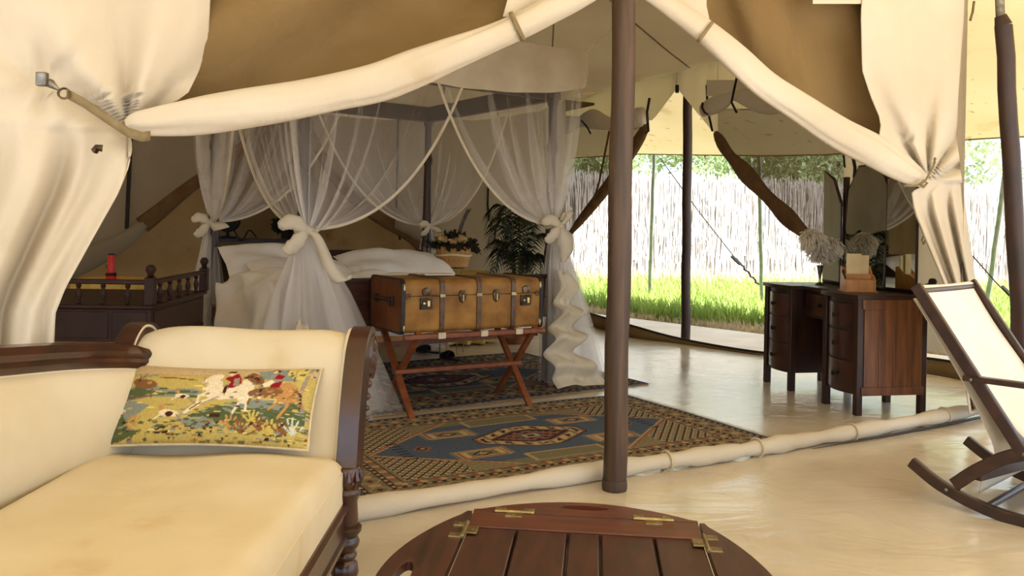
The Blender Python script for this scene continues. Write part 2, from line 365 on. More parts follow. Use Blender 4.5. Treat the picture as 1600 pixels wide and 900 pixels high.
grass('meadow_grass', 42000, reg_green, .10, .30, M['grass'], 'bright green grass growing outside the tent')
grass('dry_grass', 5000, reg_dry, .03, .12, M['dry_grass'], 'short dry grass along the edge of the pale apron')
grass('straw_grass', 5000, reg_far, .15, .45, M['dry_grass'], 'pale straw grass at the foot of the reed fence')
def tree(x, y, h, r, label):
    t = thing('tree', label, 'tree', (x, y, -.1), group='trees beyond the reed fence')
    br = MB().tube([(0, 0, 0), (.1, .05, h * .4), (.0, .1, h * .75)], [.16, .12, .05], 8); br.build('trunk', M['bark'], t)
    mb = MB()
    cl = [(rng.normal(0, r * .5), rng.normal(0, r * .5), h * .72 + rng.normal(0, r * .4), rng.uniform(.3, .6) * r) for _ in range(14)]
    for _ in range(5200):
        cx, cy, cz, cr = cl[rng.integers(14)]; d = rng.normal(0, 1, 3); d /= np.linalg.norm(d); p = np.array((cx, cy, cz)) + d * cr * rng.uniform(.6, 1)
        a = rng.normal(0, .055, 3); b_ = rng.normal(0, .055, 3); k = len(mb.v)
        mb.v += [tuple(p), tuple(p + a), tuple(p + a + b_), tuple(p + b_)]; mb.f.append((k, k + 1, k + 2, k + 3))
    mb.build('crown', M['leaf'], t, angle=180)
tree(11.5, 21.5, 5.2, 1.9, 'leafy tree above the fence beside the dark veranda pole')
tree(16.2, 24, 6.0, 2.2, 'tall leafy tree above the fence at the right edge')
tree(5.2, 22.4, 4.4, 1.7, 'low green tree seen through the tent window gauze')
tree(2.6, 23, 4.3, 1.5, 'low green tree showing over the fence in the doorway')
tree(7.6, 22.6, 4.4, 1.7, 'bushy green tree over the fence behind the gauze window')
tree(9.4, 24, 4.8, 1.9, 'bushy tree over the fence between gauze window and right flap')

# ---- outer fly sheet over everything
E0, Ed, Ei = np.array((1.88, 12.6)), np.array((.709, -.705)), np.array((-.705, -.709))
rows = []
for ti in [0, .6, 1.4, 2.6, 4, 6, 8, 9.3, 11.0, 12.6, 14.0]:
    row = []
    for k in range(41):
        s_ = -4.5 + k / 40 * 16.5
        p = E0 + Ed * s_ + Ei * ti
        z = interp(ti, [(0, 2.25), (4.5, 3.62), (7, 3.75), (13.5, 2.95)])
        if ti == 0: z = interp(s_, [(-4.5, 2.3), (0, 2.32), (2.05, 2.2), (3.1, 2.17), (4.7, 2.28), (6, 2.25), (10.5, 2.4)])
        z -= .05 * math.sin(s_ * 1.4) ** 2 * min(1, ti)
        row.append((p[0], p[1], z))
    rows.append(row)
fly = thing('fly_sheet', 'wide pale yellow fly sheet stretched over the whole tent', 'canopy', (1.88, 12.6, 0))
MB().grid(rows).build('sheet', M['fly'], fly, world=True, angle=180)
MB().tube([Vector(r) for r in rows[0]], .014, 6).build('hem_rope', M['strap'], fly, world=True)

# ---- walls and ceiling liner of the inner tent
FL, FR_, BR_, BL_ = (-3.3, 1.68), (2.78, 5.18), (1.0, 10.4), (-5.2, 6.85)
RP = (1.80, 8.72)                                    # door pole foot
RA0 = (3.2, 5.5); dA = unit(RP[0] - RA0[0], RP[1] - RA0[1]); dB = unit(BR_[0] - RP[0], BR_[1] - RP[1]); dBk = unit(BL_[0] - BR_[0], BL_[1] - BR_[1])
ZT = 2.87
def ztop_px(px, O, d):                                # photograph row at which the wall meets the ceiling liner
    q = VP(px, 200, O, d); a, b = ab(px, 200)
    lo, hi = -900, 400
    for _ in range(40):
        m_ = (lo + hi) / 2
        if VP(px, m_, O, d).z > ZT: lo = m_
        else: hi = m_
    return lo
def wall_rows(px0, px1, n, top, bot, O, d, nr=14, fold=None):
    cols = []
    for i in range(n):
        px = px0 + (px1 - px0) * i / (n - 1); yt, yb = top(px), bot(px)
        col = []
        for k in range(nr):
            py = yt + (yb - yt) * k / (nr - 1)
            col.append(VP(px, py, O, d, fold(px, py, k / (nr - 1)) if fold else 0))
        cols.append(col)
    return cols
def floor_px(px, O, d, z=.0):
    lo, hi = 352, 1500
    for _ in range(40):
        m_ = (lo + hi) / 2
        if VP(px, m_, O, d).z > z: lo = m_
        else: hi = m_
    return lo
def fl(amp, wl, ph=0): return lambda px, py, t: amp * math.sin(px / wl + ph + t * 1.3) + amp * .6 * math.sin(px / wl * 2.3 + py / 60)
tp = lambda O, d: (lambda px: ztop_px(px, O, d))
# right wall, nearer half: A-shaped door edge, gauze window, plain canvas
wr = structure(thing('wall_right', None, None, (RP[0], RP[1], 0)))
edgeA = [(1058, 138), (1090, 177), (1123, 217), (1140, 243), (1183, 291), (1247, 358), (1290, 392)]
MB().grid(wall_rows(1058, 1122, 14, tp(RA0, dA), lambda px: interp(px, edgeA), RA0, dA, fold=fl(.015, 9))).build('door_flap', M['liner'], wr, world=True, angle=180)
MB().grid(wall_rows(1122, 1500, 30, tp(RA0, dA), lambda px: 172 + 0 * px, RA0, dA, nr=8, fold=fl(.015, 14))).build('canvas_panel', M['liner'], wr, world=True, angle=180)
MB().grid(wall_rows(1122, 1320, 30, lambda px: 170, lambda px: interp(px, edgeA + [(1320, 402)]), RA0, dA, nr=12, fold=fl(.01, 20))).build('gauze_window', M['mesh'], wr, world=True, angle=180)
MB().grid(wall_rows(1318, 1500, 26, lambda px: 170, lambda px: floor_px(px, RA0, dA, .36), RA0, dA, nr=16, fold=lambda px, py, t: .04 * math.sin(px / 9 + t * 3) * t + .02 * math.sin(px / 17))).build('canvas_panel', M['liner'], wr, world=True, angle=180)
MB().grid([[(2.80, 5.16, z), (2.95, 5.5, z), (3.06, 5.78, z)] for z in (2.87, 2.0, 1.2, .5)]).build('corner_return', M['liner'], wr, world=True, angle=180)
# the rolled door edge, tied up window cover, straps
pth = smooth_path([VP(x, y, RA0, dA, .05) for x, y in [(1118, 208), (1138, 240), (1170, 276), (1215, 324), (1255, 362), (1292, 392), (1312, 402)]], 26)
MB().tube(pth, [.03 + .06 * math.sin(math.pi * min(1, i / 20)) ** .5 * (.75 + .25 * math.sin(i)) for i in range(26)], 10, sq=.7).build('rolled_edge', M['roll_brown'], wr, world=True, angle=180)
MB().grid([[VP(x, y + k * 4, RA0, dA, .01 + .01 * k) for x in range(1288, 1325, 6)] for k, y in enumerate(range(385, 560, 25))]).build('flap_tail', M['liner'], wr, world=True, angle=180)
MB().grid([[VP(x, y, RA0, dA, .05 + .02 * math.sin(x / 9 + y / 30)) for x in (1104, 1125, 1145, 1170, 1195, 1222)] for y in (125, 138, 150)]).build('window_cover', M['canvas'], wr, world=True, angle=180)
pth = smooth_path([VP(x, y, RA0, dA, .1) for x, y in [(1099, 172), (1115, 165), (1133, 158), (1146, 150), (1165, 152), (1185, 160), (1205, 165), (1230, 163)]], 24)
MB().tube(pth, [.07, .075, .085, .09, .09, .085, .075, .065, .05, .045, .045, .055, .07, .08, .088, .09, .09, .09, .085, .08, .08, .075, .07, .06], 12, sq=.7).build('cover_roll', M['canvas'], wr, world=True, angle=180)
def strip(pts, wd, mat, name, parent, O, d, off=.03):
    MB().tube([VP(x, y, O, d, off) for x, y in pts], wd, 6, sq=.6).build(name, mat, parent, world=True)
strip([(1152, 117), (1147, 140), (1143, 160), (1151, 176)], .012, M['black'], 'tie_strap', wr, RA0, dA, .2)
strip([(1104, 133), (1105, 155), (1108, 182), (1113, 205)], .012, M['black'], 'tie_strap', wr, RA0, dA, .06)
strip([(1098, 160), (1097, 168), (1101, 176), (1106, 179)], .012, M['black'], 'tie_strap', wr, RA0, dA, .2)
strip([(1333, 246), (1336, 262), (1335, 278)], .014, M['black'], 'tie_strap', wr, RA0, dA, .03)
strip([(1316, 190), (1318, 240), (1320, 262)], .008, M['black'], 'tie_strap', wr, RA0, dA, .03)
strip([(1443, 365), (1446, 374), (1443, 382), (1440, 375), (1444, 368)], .005, M['steel'], 'hook', wr, RA0, dA, .05)
MB().tube([VP(1058, 133, RA0, dA, .04), VP(1058, 145, RA0, dA, .04)], .02, 8).build('eyelet', M['black'], wr, world=True)
# right wall, farther half
edgeB = [(868, 398), (893, 362), (950, 290), (1000, 214), (1030, 175), (1058, 138)]
bB = lambda px: interp(px, edgeB)
MB().grid(wall_rows(868, 1058, 30, tp(RP, dB), lambda px: min(interp(px, edgeB), 188), RP, dB, nr=8, fold=fl(.02, 10))).build('canvas_panel', M['liner'], wr, world=True, angle=180)
MB().grid(wall_rows(868, 1012, 24, lambda px: 186, lambda px: max(187, interp(px, edgeB)), RP, dB, nr=10, fold=fl(.01, 20))).build('gauze_window', M['mesh'], wr, world=True, angle=180)
pth = smooth_path([VP(x, y, RP, dB, .06) for x, y in [(1010, 196), (992, 228), (950, 290), (893, 362), (870, 394)]], 20)
MB().tube(pth, [.04 + .045 * math.sin(math.pi * min(1, i / 14)) ** .5 for i in range(20)], 10, sq=.7).build('rolled_edge', M['roll_brown'], wr, world=True, angle=180)
pth = smooth_path([VP(x, y, RP, dB, .1) for x, y in [(868, 200), (900, 192), (925, 186), (960, 194), (1004, 182)]], 18)
MB().tube(pth, [.1 + .025 * math.sin(i * .9) for i in range(18)], 12, sq=.6).build('cover_roll', M['canvas'], wr, world=True, angle=180)
strip([(1015, 153), (1011, 175), (1013, 205), (1009, 208)], .016, M['black'], 'tie_strap', wr, RP, dB, .1)
strip([(908, 188), (917, 198), (923, 209)], .012, M['black'], 'tie_strap', wr, RP, dB, .2)
strip([(952, 205), (945, 240), (936, 285), (929, 308)], .014, M['roll_brown'], 'window_seam', wr, RP, dB, .02)
MB().grid([[VP(x, y, RP, dB, .02 * math.sin(x / 4)) for x in range(800, 872, 6)] for y in (120, 150, 186, 260, 330, 400, 470, 505)]).build('canvas_panel', M['liner'], wr, world=True, angle=180)
# back wall: A-shaped opening behind the bed
wb = structure(thing('wall_back', None, None, (BR_[0], BR_[1], 0)))
edgeK = [(-200, 480), (0, 458), (80, 432), (120, 416), (180, 388), (225, 350), (260, 322), (300, 291), (340, 262), (380, 232), (420, 188), (450, 150), (480, 196), (520, 268), (560, 316), (600, 342), (640, 364), (660, 386)]
def bK(px): return interp(px, edgeK) if px < 661 else floor_px(px, BR_, dBk, .01)
fk = lambda px, py, t: .035 * math.sin(px / 11 + 2 * t) * t + .02 * math.sin(px / 23)
MB().grid(wall_rows(661, 884, 46, tp(BR_, dBk), bK, BR_, dBk, nr=18, fold=fk)).build('canvas_panel', M['liner'], wb, world=True, angle=180)
MB().grid(wall_rows(450, 661, 40, tp(BR_, dBk), bK, BR_, dBk, nr=14, fold=fk)).build('door_flap', M['liner'], wb, world=True, angle=180)
MB().grid(wall_rows(-200, 450, 70, tp(BR_, dBk), bK, BR_, dBk, nr=16, fold=lambda px, py, t: .05 * math.sin((px + py * .8) / 26) * t + .02 * math.sin((px + py) / 11) * t)).build('door_flap', M['liner'], wb, world=True, angle=180)
pth = smooth_path([VP(x, y, BR_, dBk, .05) for x, y in [(222, 352), (250, 330), (280, 305), (310, 282), (350, 254), (400, 208), (440, 166)]], 24)
MB().tube(pth, [.085 - .05 * i / 23 for i in range(24)], 10, sq=.7).build('rolled_edge', M['roll_brown'], wb, world=True, angle=180)
pth = smooth_path([VP(x, y, BR_, dBk, .05) for x, y in [(452, 156), (480, 200), (520, 272), (560, 316), (600, 344), (640, 366), (662, 384)]], 24)
MB().tube(pth, [.04 + .05 * i / 23 for i in range(24)], 10, sq=.7).build('rolled_edge', M['roll_brown'], wb, world=True, angle=180)
pth = smooth_path([VP(x, y, BR_, dBk, .08) for x, y in [(226, 350), (190, 378), (150, 398), (110, 416), (60, 436), (0, 460)]], 20)
MB().tube(pth, [.05 + .07 * math.sin(math.pi * min(1, i / 12) * .5) for i in range(20)], 10, sq=.6).build('draped_hem', M['liner'], wb, world=True, angle=180)
strip([(204, 214), (203, 250), (200, 310), (198, 358)], .02, M['black'], 'zip', wb, BR_, dBk, .06)
strip([(622, 185), (621, 260), (619, 330), (625, 375)], .013, M['black'], 'zip', wb, BR_, dBk, .05)
strip([(763, 285), (762, 320), (764, 345)], .013, M['black'], 'zip', wb, BR_, dBk, .05)
MB().tube(smooth_path([VP(x, y, BR_, dBk, .12) for x, y in [(618, 348), (640, 352), (662, 366), (690, 372)]], 10), [.06, .08, .1, .1, .1, .1, .09, .07, .05, .03], 10, sq=.6).build('tied_flap_end', M['liner'], wb, world=True, angle=180)
# left wall and ceiling liner
structure(MB().grid([[(FL[0] + (BL_[0] - FL[0]) * i / 12 + .03 * math.sin(i * 2.1), FL[1] + (BL_[1] - FL[1]) * i / 12, z) for i in range(13)] for z in (0, .7, 1.4, 2.1, ZT)]).build('wall_left', M['liner'], angle=180))
apex = Vector((.3, 6.2, 3.28))
ring = [Vector((x, y, ZT)) for x, y in [(-3.3, 1.68), (-1.3, 2.83), (.49, 3.86), (2.80, 5.18), (3.1, 5.75), (2.6, 7.0), (1.9, 8.8), (.48, 11.6), (-2.0, 8.78), (-5.2, 6.85), (-4.2, 4.2)]]
rr = [[apex.lerp(p, t) - Vector((0, 0, .05 * math.sin(math.pi * t))) for p in ring] for t in (.02, .25, .5, .75, 1.0)]
cl = structure(thing('ceiling', None, None, (0, 0, 0)))
MB().grid(rr, closed=True).build('ceiling_liner', M['ceiling'], cl, angle=180)
for i in (2, 4, 6, 7):
    MB().tube([apex.lerp(ring[i], t) - Vector((0, 0, .05 * math.sin(math.pi * t) + .008)) for t in (.05, .25, .5, .75, .99)], .008, 5).build('seam', M['ceiling'], cl)
# plastered wash room behind the opening
pO = (BR_[0] - dBk[1] * -.0, BR_[1]); nb = (dBk[1], -dBk[0])          # outward
if nb[1] < 0: nb = (-nb[0], -nb[1])
pO = (BR_[0] + nb[0] * .8, BR_[1] + nb[1] * .8)
def plaster(name, px0, px1, ztop):
    a_, b_ = VP(px0, 352, pO, dBk), VP(px1, 352, pO, dBk); mb = MB(); ns = 24; rows = []
    for k in range(12):
        t = k / 11; z = ztop * min(1, t / .82); dep = 0 if t <= .82 else (t - .82) / .18 * .3
        rows.append([(a_.x + (b_.x - a_.x) * i / ns + nb[0] * (dep + .06 * math.sin(math.pi * i / ns) * -1 + .06 * t), a_.y + (b_.y - a_.y) * i / ns + nb[1] * (dep - .06 * math.sin(math.pi * i / ns) + .06 * t), z + (.05 * math.sin(math.pi * (t - .82) / .18) if t > .82 else 0)) for i in range(ns + 1)])
    mb.grid(rows); k = len(mb.v)
    for r in (0, -1):
        c = [Vector(q[r]) for q in rows]; back = [q + Vector((nb[0] * .35, nb[1] * .35, 0)) for q in c]
        mb.grid([c, back])
    return mb.build(name, M['plaster'], angle=60)
structure(plaster('wall_plaster', -250, 330, 2.45)); structure(plaster('wall_plaster', 506, 780, 2.45))
q0, q1 = VP(-300, 352, (pO[0] + nb[0] * 1.6, pO[1] + nb[1] * 1.6), dBk), VP(790, 352, (pO[0] + nb[0] * 1.6, pO[1] + nb[1] * 1.6), dBk)
structure(MB().bar((q0.x, q0.y, 1.3), (q1.x, q1.y, 1.3), .1, 2.6).build('wall_washroom', M['plaster']))
structure(MB().prism([(q0.x, q0.y), (q1.x, q1.y), (BR_[0], BR_[1]), (BL_[0], BL_[1])], .03, M=Matrix.Translation((0, 0, 2.72))).build('ceiling_washroom', M['roll_brown']))

# ---- rolled ground sill along the tent front, band along the right side
sill = thing('canvas_sill', 'long rolled cream canvas sill along the tent front', 'sill', (.48, 3.95, 0))
pts = smooth_path([(-3.3, 1.75, .045), (-1.6, 2.75, .045), (-.62, 3.34, .045), (.48, 3.97, .045), (1.1, 4.29, .045), (1.6, 4.58, .045), (2.3, 4.98, .05), (3.06, 5.45, .055), (3.6, 5.85, .05), (3.95, 6.3, .04)], 90)
MB().tube(pts, [.042 + .006 * math.sin(i * .7) + .004 * math.sin(i * 1.9) for i in range(90)], 12).build('canvas_roll', M['canvas'], sill, world=True, angle=180)
for f in (.39, .5, .62, .74):
    p = pts[int(f * 89)]; q = pts[int(f * 89) + 1]; d_ = Vector(q) - Vector(p); d_.normalize(); x_ = d_.cross(Vector((0, 0, 1)))
    MB().tube([Vector(p) + x_ * (math.cos(a_) * .05) + Vector((0, 0, math.sin(a_) * .05)) for a_ in [k * 2 * math.pi / 14 for k in range(15)]], .006, 5).build('tie_cord', M['webbing'], sill, world=True)
MB().tube([Vector(p) + Vector((.03, -.05, -.035)) for p in pts[50:80]], [.0015 + .008 * math.sin(math.pi * i / 29) for i in range(30)], 6).build('edge_shadow_strip', M['leather'], sill, world=True)  # dark tapered strip standing in for the shaded gap under the canvas roll
band = thing('threshold_band', 'low brown canvas threshold band along the open side doorway', 'sill', (1.86, 8.7, 0))
bp_ = smooth_path([(.6, 11.2, .16), (.91, 10.3, .15), (1.32, 9.12, .13), (1.8, 8.66, .05), (2.41, 7.98, .03), (3.0, 7.55, .06), (3.5, 7.2, .13), (3.9, 6.5, .14)], 60)
MB().grid([[(x, y, 0) for x, y, z in bp_], [(x, y, z) for x, y, z in bp_]]).build('band_cloth', M['brown_canvas'], band, world=True, solid=.012, angle=180)
MB().tube([(x, y, z) for x, y, z in bp_], .012, 6).build('top_cord', M['black'], band, world=True)

# ================================================================== poles
def pole(name, label, foot, top, r0, r1, mat, group=None, extra=None):
    t = thing(name, label, 'pole', foot, group=group)
    n = 14; pts = [Vector(foot).lerp(Vector(top), i / (n - 1)) + Vector((.004 * math.sin(i * 1.7), .004 * math.cos(i * 2.3), 0)) for i in range(n)]
    MB().tube(pts, [r0 + (r1 - r0) * i / (n - 1) for i in range(n)], 20).build('shaft', mat, t, world=True)
    if extra: extra(t)
    return t
mf = G(960, 765); 
pole('tent_pole', 'thick round brown wooden pole holding up the tent front', mf, P(977, -60, mf.y) + Vector((0, 0, .45)), .055, .053, M['pole_wood'], extra=lambda t: MB().lathe([(.056, 0), (.059, .02), (.056, .05)], 20).build('foot_collar', M['pole_wood'], t))
df = G(1071, 532); pole('tent_pole', 'slender dark wooden pole in the middle of the side doorway', df, P(1074, 150, df.y) + Vector((0, 0, .55)), .05, .05, M['dark_wood'])
of = Vector((3.27, 5.25, 0)); ot = P(1568, 40, 5.1)
def outer_extra(t):
    MB().tube([ot, ot + Vector((-.02, 0, .06))], [.05, .034], 16).build('taper', M['dark_wood'], t, world=True)
    MB().tube([ot + Vector((-.02, 0, .05)), ot + Vector((-.03, 0, .22))], .026, 14).build('steel_sleeve', M['steel'], t, world=True)
    MB().tube([ot + Vector((-.03, 0, .2)), ot + Vector((-.04, 0, .75))], .018, 12).build('steel_rod', M['steel'], t, world=True)
pole('veranda_pole', 'dark leaning veranda pole with a steel tip at the right edge', of, ot, .056, .05, M['dark_wood'], extra=outer_extra)
for (x0, y0, x1, y1, Y0, Y1, lb) in ((1015, 458, 1022, 240, 14.0, 12.45, 'thin green pole outside the doorway, left of the dark doorway pole'), (1190, 450, 1186, 242, 12.6, 11.2, 'thin green pole standing in the grass beside the dressing table'), (1546, 448, 1578, 217, 10.2, 9.2, 'thin leaning green pole behind the rocking chair')):
    f_ = P(x0, y0, Y0); t_ = P(x1, y1, Y1); f_ = Vector((f_.x, f_.y, 0)) if False else f_
    d_ = (f_ - t_); f_ = t_ + d_ * ((t_.z + .05) / (t_.z - f_.z)); 
    pole('guy_pole', lb, f_, t_, .03, .026, M['green_pole'], group='thin green poles of the fly sheet')
gr = thing('guy_rope', 'dark guy rope with a tensioner running down to the grass', 'rope', P(1190, 455, 12.5))
a_, b_ = P(1032, 248, 12.4), P(1150, 405, 12.9); c_ = P(1192, 452, 13.1)
MB().tube([a_, a_.lerp(b_, .5) - Vector((0, 0, .03)), b_], .008, 5).build('rope', M['black'], gr, world=True)
MB().tube([b_.lerp(c_, t) + Vector((.015 * math.sin(t * 30), 0, .015 * math.cos(t * 30))) for t in [i / 16 for i in range(17)]], .016, 6).build('rope_tail', M['black'], gr, world=True)
MB().bar(b_ + Vector((-.07, 0, .05)), b_ + Vector((.07, 0, -.08)), .06, .05).build('tensioner', M['black'], gr, world=True, bevel=.01)
g2 = thing('guy_rope', 'thin dark guy rope behind the rocking chair', 'rope', P(1590, 475, 9.5))
MB().tube([P(1520, 400, 9.0), P(1555, 440, 9.2), P(1600, 486, 9.4)], .007, 5).build('rope', M['black'], g2, world=True)
MB().bar(P(1566, 448, 9.25), P(1592, 474, 9.35), .03, .03).build('tensioner', M['black'], g2, world=True)

# ================================================================== front flaps of the tent
def FPt(px, py, off=0): return VP(px, py, F0, U, off)
lf = thing('tent_flap', 'cream canvas door flap strapped back at the left of the tent front', 'tent flap', (-1.4, 2.75, 0))
XR = [(-260, 352), (0, 328), (60, 325), (110, 311), (150, 292), (172, 244), (190, 212), (206, 200), (222, 206), (236, 206), (262, 200), (300, 186), (350, 158), (400, 130), (450, 102), (490, 86), (560, 83), (1010, 84)]
def lrow(y, n=110):
    xr = interp(y, XR); xl = -260; row = []
    for i in range(n):
        t = i / (n - 1); px = xl + (xr - xl) * (1 - (1 - t) ** 1.25); dx, dy = px - 200, 205 - y
        rr_ = math.hypot(dx, dy) / 150
        ph = math.atan2(max(dy, 1), -dx); up_ = .06 * (math.sin(7 * ph + .6) + .2 * math.sin(14 * ph + 1.6)) * math.exp(-rr_ * .5) * min(1, rr_ * 3) + .006 * math.sin(15 * ph) * math.exp(-rr_ * 1.1) * min(1, rr_ * 3)
        ph2 = math.atan2(125 - y, 66 - px); r2 = math.hypot(px - 66, y - 125) / 140
        up_ += .022 * math.cos(6 * ph2) * math.exp(-r2 * 1.4) * min(1, r2 * 4)
        w_ = (px - xl) / (xr - xl); g_ = max(0, min(1, (y - 150) / 150)); g_ = g_ * g_ * (3 - 2 * g_)
        dn_ = (.06 * math.sin(19 * w_ + .004 * y + .7) + .035 * math.sin(38 * w_ + .9) + .02 * math.sin(61 * w_ + .006 * y)) * (.35 + .65 * w_) + .03
        off = up_ * (1 - g_) + dn_ * g_ - .06 * math.exp(-((px - 200) / 45) ** 2 - ((y - 212) / 18) ** 2)
        edge_roll = max(0, 1 - (xr - px) / 26)
        off -= .03 * edge_roll ** 2
        row.append(FPt(px, y, off))
    return row
ys = list(range(-260, 0, 40)) + list(range(0, 160, 12)) + list(range(160, 250, 5)) + list(range(250, 1010, 14))
rows = [lrow(y) for y in ys]
rows = [[p if p.z > .015 else Vector((p.x, p.y, .015)) for p in r] for r in rows]
MB().grid(rows).build('cream_panel', M['canvas'], lf, world=True, angle=180, solid=.004)
TB = [(180, 172), (296, 152), (400, 138), (500, 121), (580, 105), (660, 78), (720, 56), (800, 28), (860, 2), (960, -60)]
def brow(px, n=24):
    yb = interp(px, TB) + 14; return [FPt(px, -260 + (yb + 260) * k / (n - 1), -.12 + .085 * math.sin((px + (yb - 260 * (1 - k / (n - 1)) * 1.2) * 1.9) / 62) + .012 * math.sin((px * .7 + k * 14) / 21)) for k in range(n)]
MB().grid([brow(px) for px in range(225, 965, 12)]).build('brown_panel', M['brown_canvas'], lf, world=True, angle=180)
RC = [(196, 196, 8), (212, 192, 17), (240, 189, 22), (300, 181, 28), (370, 172, 30), (450, 160, 31), (520, 146, 31), (590, 130, 31), (650, 106, 29), (700, 85, 26), (760, 62, 23), (810, 41, 22), (860, 16, 21), (910, -12, 22), (970, -52, 22)]
cp = smooth_path(RC, 90); pts = [FPt(x, y, .07) for x, y, r in cp]
ring_n = 36; rws = []
for i, (x, y, r) in enumerate(cp):
    p = pts[i]; s_ = p.y / F; ring_ = []
    tx, ty = (cp[min(i + 1, 89)][:2] - cp[max(i - 1, 0)][:2]); l_ = math.hypot(tx, ty); nx_, ny_ = -ty / l_, tx / l_
    for k in range(ring_n):
        an = 2 * math.pi * k / ring_n; u_ = math.cos(an); v_ = math.sin(an)
        gath = max(0, 1 - i / 26); rip = 1 - sum(.13 * math.exp(-((((an - a0_ - .5 * math.sin(i * .06 + a0_)) + math.pi) % (2 * math.pi) - math.pi) / .16) ** 2) * (.5 + .5 * math.sin(i * .11 + a0_ * 3)) for a0_ in (.9, 1.7, 2.5)) + .16 * gath * math.sin(5 * an + i * .08) + .05 * math.sin(3 * an + i * .13) + .05 * math.sin(2 * an - i * .21)
        ring_.append(FPt(x + nx_ * u_ * r * rip, y + ny_ * u_ * r * rip, .07 + v_ * r * s_ * .8 * rip))
    rws.append(ring_)
mb = MB().grid(rws, closed=True); mb.f += [tuple(range(ring_n)), tuple(range(89 * ring_n, 90 * ring_n))]
mb.build('rolled_edge', M['canvas'], lf, world=True, angle=180)
MB().grid([[FPt(x, y, .02 + .01 * math.sin(x / 9)) for x in np.linspace(785 + (28 - y) * .28, 862 - (y + 10) * .5 if y > -20 else 905, 6)] for y in (-160, -100, -60, -20, 0, 14, 26)]).build('cream_gusset', M['canvas'], lf, world=True, angle=180)
def wrap(px, py, tx, ty, r, name, mat, parent, wd=.02):
    l_ = math.hypot(tx, ty); tx, ty = tx / l_, ty / l_; nx_, ny_ = -ty, tx; rows = []
    for sgn in (-1, 1):
        rows.append([FPt(px + nx_ * math.cos(a_) * r + tx * sgn * wd * 170, py + ny_ * math.cos(a_) * r + ty * sgn * wd * 170, .07 + math.sin(a_) * r * .0026) for a_ in [k * 2 * math.pi / 24 for k in range(25)]])
    MB().grid(rows).build(name, mat, parent, world=True, solid=.004)
wrap(808, 41, 50, -24, 24, 'roll_strap', M['strap'], lf)
# leather strap with ring and buckle
stp = [FPt(x, y, .105 + o) for x, y, o in [(104, 146, 0), (130, 160, .01), (165, 184, .02), (200, 207, .02), (222, 214, .02), (234, 212, .0)]]
rows = [[p + Vector((0, 0, s_)) for p in stp] for s_ in (-.016, .016)]
MB().grid(rows).build('tie_back_strap', M['strap'], lf, world=True, solid=.005)
MB().tube([FPt(100 + 9 * math.cos(a_), 146 + 8 * math.sin(a_), .11 + .01 * math.sin(a_)) for a_ in [k * 2 * math.pi / 16 for k in range(17)]], .004, 6).build('strap_ring', M['iron'], lf, world=True)
MB().tube([FPt(60, 122, .09), FPt(80, 131, .1), FPt(92, 140, .1)], [.012, .014, .004], 8, sq=.6).build('strap_buckle', M['steel'], lf, world=True)
MB().box(-.016, .016, -.012, .012, -.022, .022, Matrix.Translation(FPt(66, 124, .105))).build('buckle_plate', M['steel'], lf, world=True, bevel=.004)
MB().tube([FPt(148, 236, .09), FPt(152, 231, .1), FPt(160, 232, .1)], .012, 8).build('toggle', M['iron'], lf, world=True)

rf = thing('tent_flap', 'cream canvas door flap roped back at the right of the tent front', 'tent flap', (2.6, 5.1, 0))
XLr = [(-260, 1352), (0, 1347), (20, 1345), (110, 1347), (150, 1360), (190, 1377), (210, 1374), (224, 1366), (255, 1400), (275, 1432), (288, 1446), (300, 1424), (330, 1428), (380, 1448), (450, 1478), (520, 1500), (700, 1520)]
XRr = [(-260, 1512), (0, 1508), (150, 1497), (217, 1495), (300, 1505), (360, 1513), (440, 1524), (520, 1535), (700, 1555)]
def rrow(y, n=64):
    xl, xr = interp(y, XLr), interp(y, XRr); row = []
    for i in range(n):
        t = i / (n - 1); px = xl + (xr - xl) * t; dx, dy = px - 1450, 282 - y; r_ = math.hypot(dx, dy) / 140
        if y < 282:
            ph = math.atan2(dy, dx); off = .055 * math.sin(11 * ph) * math.exp(-r_ * .8) * min(1, r_ * 3) + .02 * math.sin(23 * ph) * math.exp(-r_ * 1.8) * min(1, r_ * 3)
        else:
            g_ = min(1, (y - 282) / 60); off = (.036 * math.sin(15 * t + .5 + .002 * y) + .016 * math.sin(34 * t)) * g_ + .05
        row.append(FPt(px, y, off - .05 * t * (y > 282)))
    return row
rows = [rrow(y) for y in list(range(-260, 0, 40)) + list(range(0, 230, 14)) + list(range(230, 310, 4)) + list(range(310, 690, 14))]
rows = [[p if p.z > .1 else Vector((p.x, p.y, .1)) for p in r] for r in rows]
MB().grid(rows).build('cream_panel', M['canvas'], rf, world=True, angle=180, solid=.004)
TBr = [(960, -60), (1040, 0), (1080, 25), (1112, 52), (1145, 86), (1182, 120), (1225, 148), (1290, 192), (1330, 208), (1372, 225), (1420, 262)]
def brow2(px, n=22):
    yb = interp(px, TBr) + 12; return [FPt(px, -260 + (yb + 260) * k / (n - 1), -.14 + .075 * math.sin((px - k * 9) / 27) * (k / (n - 1)) + .01 * math.sin(px / 11 - k * .6)) for k in range(n)]
MB().grid([brow2(px) for px in range(1085, 1400, 9)]).build('brown_panel', M['brown_canvas'], rf, world=True, angle=180)
MB().grid([[FPt(x, -160 + (interp(x, TBr) + 172) * k / 9, .01) for x in np.linspace(975 + 60 * min(1, max(0, (k - 2) / 5)) * 0, 1104 + (6 if k > 7 else 0), 9)] for k in range(10)]).build('cream_gusset', M['canvas'], rf, world=True, angle=180)
MB().grid([[FPt(x, y, .0) for x in np.linspace(1270, 1356, 8)] for y in (-180, -60, -8, 6)]).build('top_hem', M['canvas'], rf, world=True, angle=180)
